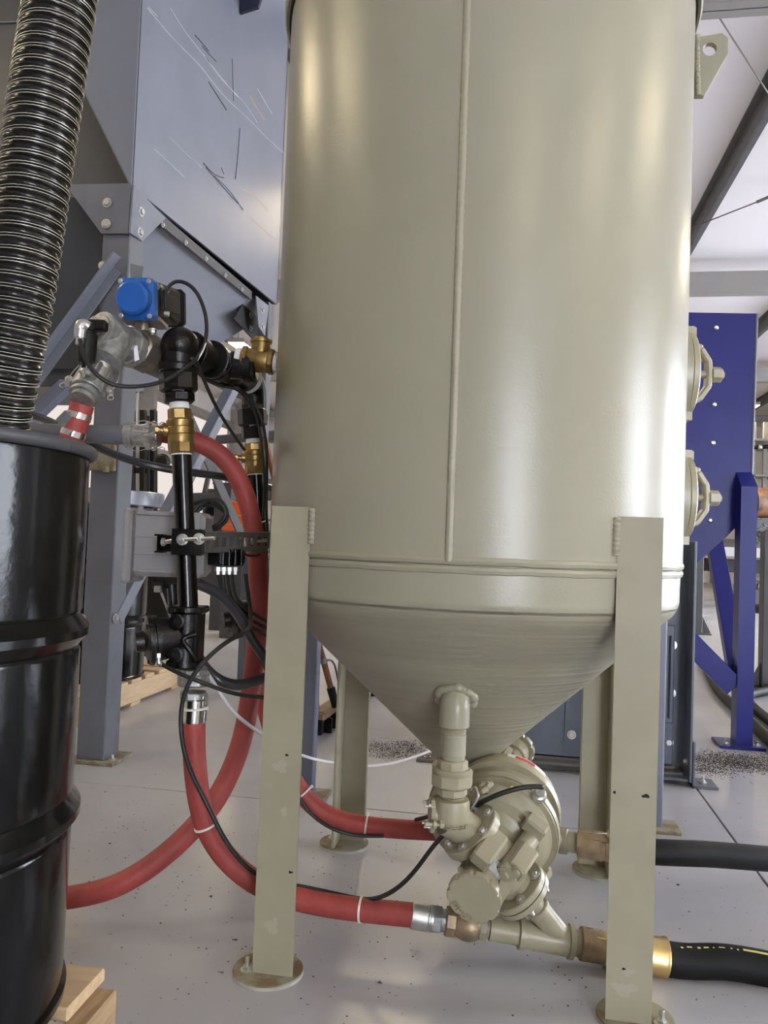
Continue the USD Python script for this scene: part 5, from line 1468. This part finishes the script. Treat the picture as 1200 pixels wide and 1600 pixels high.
cart = thing('parts_cart', 'low green cart with dark boxes far off beneath the blue panel', 'cart', gp(1105, 905))
DCt = 14.5
part(cart, 'deck', obox(pd(1102, 886, DCt), R0, up, .55, .12, .5, .02), 'bench_green')
part(cart, 'crate', obox(pd(1104, 873, DCt), R0, up, .42, .22, .4, .02), 'black_matt')
part(cart, 'white_tub', lathe([(0, .07), (.12, .09)], pd(1100, 876, DCt - .35), up, 16), 'nylon')
for s in (-1, 1):
    part(cart, 'wheel', cyl(pd(1102 + 18 * s, 898, DCt - .2), pd(1102 + 18 * s, 898, DCt - .12), .1), 'black_matt')
    part(cart, 'wheel_rear', cyl(pd(1102 + 18 * s, 898, DCt + .2), pd(1102 + 18 * s, 898, DCt + .28), .1), 'black_matt')
tk = thing('brown_tank', 'brown and black barrel on a dark stand at the right edge far off', 'barrel', pd(1197, 790, 15))
part(tk, 'barrel', lathe([(-.28, .2), (-.27, .28), (.27, .28), (.28, .2)], pd(1198, 786, 15), R0, 40), 'tank_brown')
part(tk, 'stand', cat([box(*(lambda p: (p[0] - .25, p[0] + .25, p[1] - .2, p[1] + .2, 0, p[2]))(pd(1198, 812, 15)), .01)]), 'fork_grey')
rk = thing('storage_rack', 'tall grey steel rack with shelves far off at the right edge', 'rack', gp(1190, 905))
DR = 19.
for px0 in (1178, 1196, 1215):
    part(rk, 'upright', beam(pd(px0, 660, DR), np.array([*pd(px0, 660, DR)[:2], 0]), .09, .09), 'girt_grey')
for py0 in (690, 745, 800):
    part(rk, 'shelf', obox(pd(1196, py0, DR), R0, up, .75, .06, .6, .01), 'girt_grey')
for py0 in (684, 688):
    pass
part(rk, 'pipe_stock', cyl(pd(1174, 699, DR - .3), pd(1220, 697, DR - .3), .05), 'black_matt')
part(rk, 'pipe_clip', cat([obox(pd(1188, 699, DR - .36), R0, up, .1, .1, .08, .02)]), 'zinc')

# ================================================================== FAR BACKGROUND, LEFT: forklift and others
FD = 8.6
fk = thing('forklift', 'dark grey forklift with tall black mast and open cab, far off between the black pipes', 'forklift', gp(300, 945))


def fbm(x0, y0, x1, y1, w, d=FD, d1=None, m='fork_grey', nm='cab_pillar', h=None):
    part(fk, nm, beam(pd(x0, y0, d), pd(x1, y1, d1 or d), w, h or w, FW0, .01), m)


for x in (206, 224, 240):
    fbm(x, 560 if False else 640, x, 900, .06, m='black_matt', nm='mast_rail', h=.10)
for y in (735, 800):
    fbm(203, y, 243, y, .06, m='black_matt', nm='mast_crossbar')
part(fk, 'mast_chain', tube(np.array([pd(232, 650, FD - .1), pd(232, 880, FD - .1)]), .015, 8), 'black_matt')
fbm(262, 812, 302, 690, .10)
fbm(302, 690, 440, 680, .09, nm='roof_rail')
fbm(303, 778, 440, 774, .10, nm='window_sill', h=.12)
fbm(338, 690, 318, 778, .05)
fbm(390, 690, 398, 775, .05)
fbm(268, 815, 330, 780, .10)
fbm(310, 690, 430, 678, .08, FD + .9, nm='roof_rail')
part(fk, 'mirror', lathe([(-.02, .05), (0, .09), (.03, .06)], pd(253, 722, FD - .2), -FW0, 20), 'black_matt')
part(fk, 'body', obox(pd(340, 862, FD + .1), R0, up, 1.1, .75, .9, .06), 'fork_grey')
part(fk, 'seat', obox(pd(345, 790, FD + .3), R0, up, .35, .35, .3, .05), 'black_matt')
for x in (275, 405):
    c = pd(x, 915, FD)
    c[2] = .26
    part(fk, 'wheel', cyl(c - FW0 * .5, c - FW0 * .28, .26, n=32), 'black_matt')
part(fk, 'headlight', lathe([(0, .05), (.03, .06)], pd(284, 790, FD - .5), -FW0, 16), 'decal')
og = thing('orange_crate', 'bright orange steel crate far off behind the coil of cables', 'crate', gp(380, 930))
DO = 7.2
oc = pd(380, 808, DO)
part(og, 'crate', obox(oc, R0, up, .30, .26, .4, .01), 'orange')
part(og, 'crate_rib', cat([obox(pd(380, 806, DO - .205), R0, up, .29, .012, .012, .002), obox(pd(380, 820, DO - .205), R0, up, .29, .012, .012, .002)]), 'rust_mark')
part(og, 'stand', box(oc[0] - .12, oc[0] + .12, oc[1] - .15, oc[1] + .15, 0, oc[2] - .13, .005), 'fork_grey')
bn = thing('grey_bin', 'dark grey plastic bin far off above the orange crate', 'bin', pd(350, 770, 7.7))
part(bn, 'tub', lathe([(0, .10), (.18, .13), (.19, .14), (.2, .14)], pd(352, 788, 7.7), up, 4, math.pi / 4), 'fork_grey')
part(bn, 'stand', beam(pd(352, 789, 7.7), np.array([*pd(352, 789, 7.7)[:2], 0]), .16, .16), 'fork_grey')

# spilled black grit on the floor near the blue column and behind the tank
def grit(label, pts, n, spread, seed):
    r_ = np.random.default_rng(seed)
    ms = []
    for k in range(n):
        a, b = pts[r_.integers(len(pts))], pts[r_.integers(len(pts))]
        w = r_.random() ** .7
        c = np.asarray(a) * (1 - w) + np.asarray(b) * w + np.array([r_.normal() * spread, r_.normal() * spread, 0])
        s = r_.uniform(.0010, .0034) * (1 + (r_.random() < .04) * 1.0)
        a_ = r_.random() * 6.28
        p4 = [c + s * np.array([math.cos(a_ + q * 2.09), math.sin(a_ + q * 2.09), 0]) for q in range(3)] + [c + np.array([0, 0, s * .5])]
        ms.append(trimesh.Trimesh(p4, [[0, 1, 3], [1, 2, 3], [2, 0, 3], [0, 2, 1]], process=False))
    single('grit', cat(ms), 'grit_dark', label, 'grit', smooth=False, kind='stuff')


grit('spill of black abrasive grit on the floor round the blue column foot', [gp(1085, 1185), gp(1130, 1180), gp(1200, 1185), gp(1150, 1195), gp(1195, 1200), gp(1100, 1205)], 9000, .05, 3)
grit('thin spill of black grit on the floor behind the tank near the broom', [gp(575, 1165), gp(640, 1162), gp(655, 1175), gp(605, 1180)], 3500, .05, 4)
grit('specks of grit scattered over the pale floor under the tank and drum', [gp(120, 1260), gp(350, 1370), gp(250, 1500), gp(600, 1340), gp(640, 1560), gp(1100, 1420), gp(880, 1560), gp(300, 1300)], 500, .25, 5)
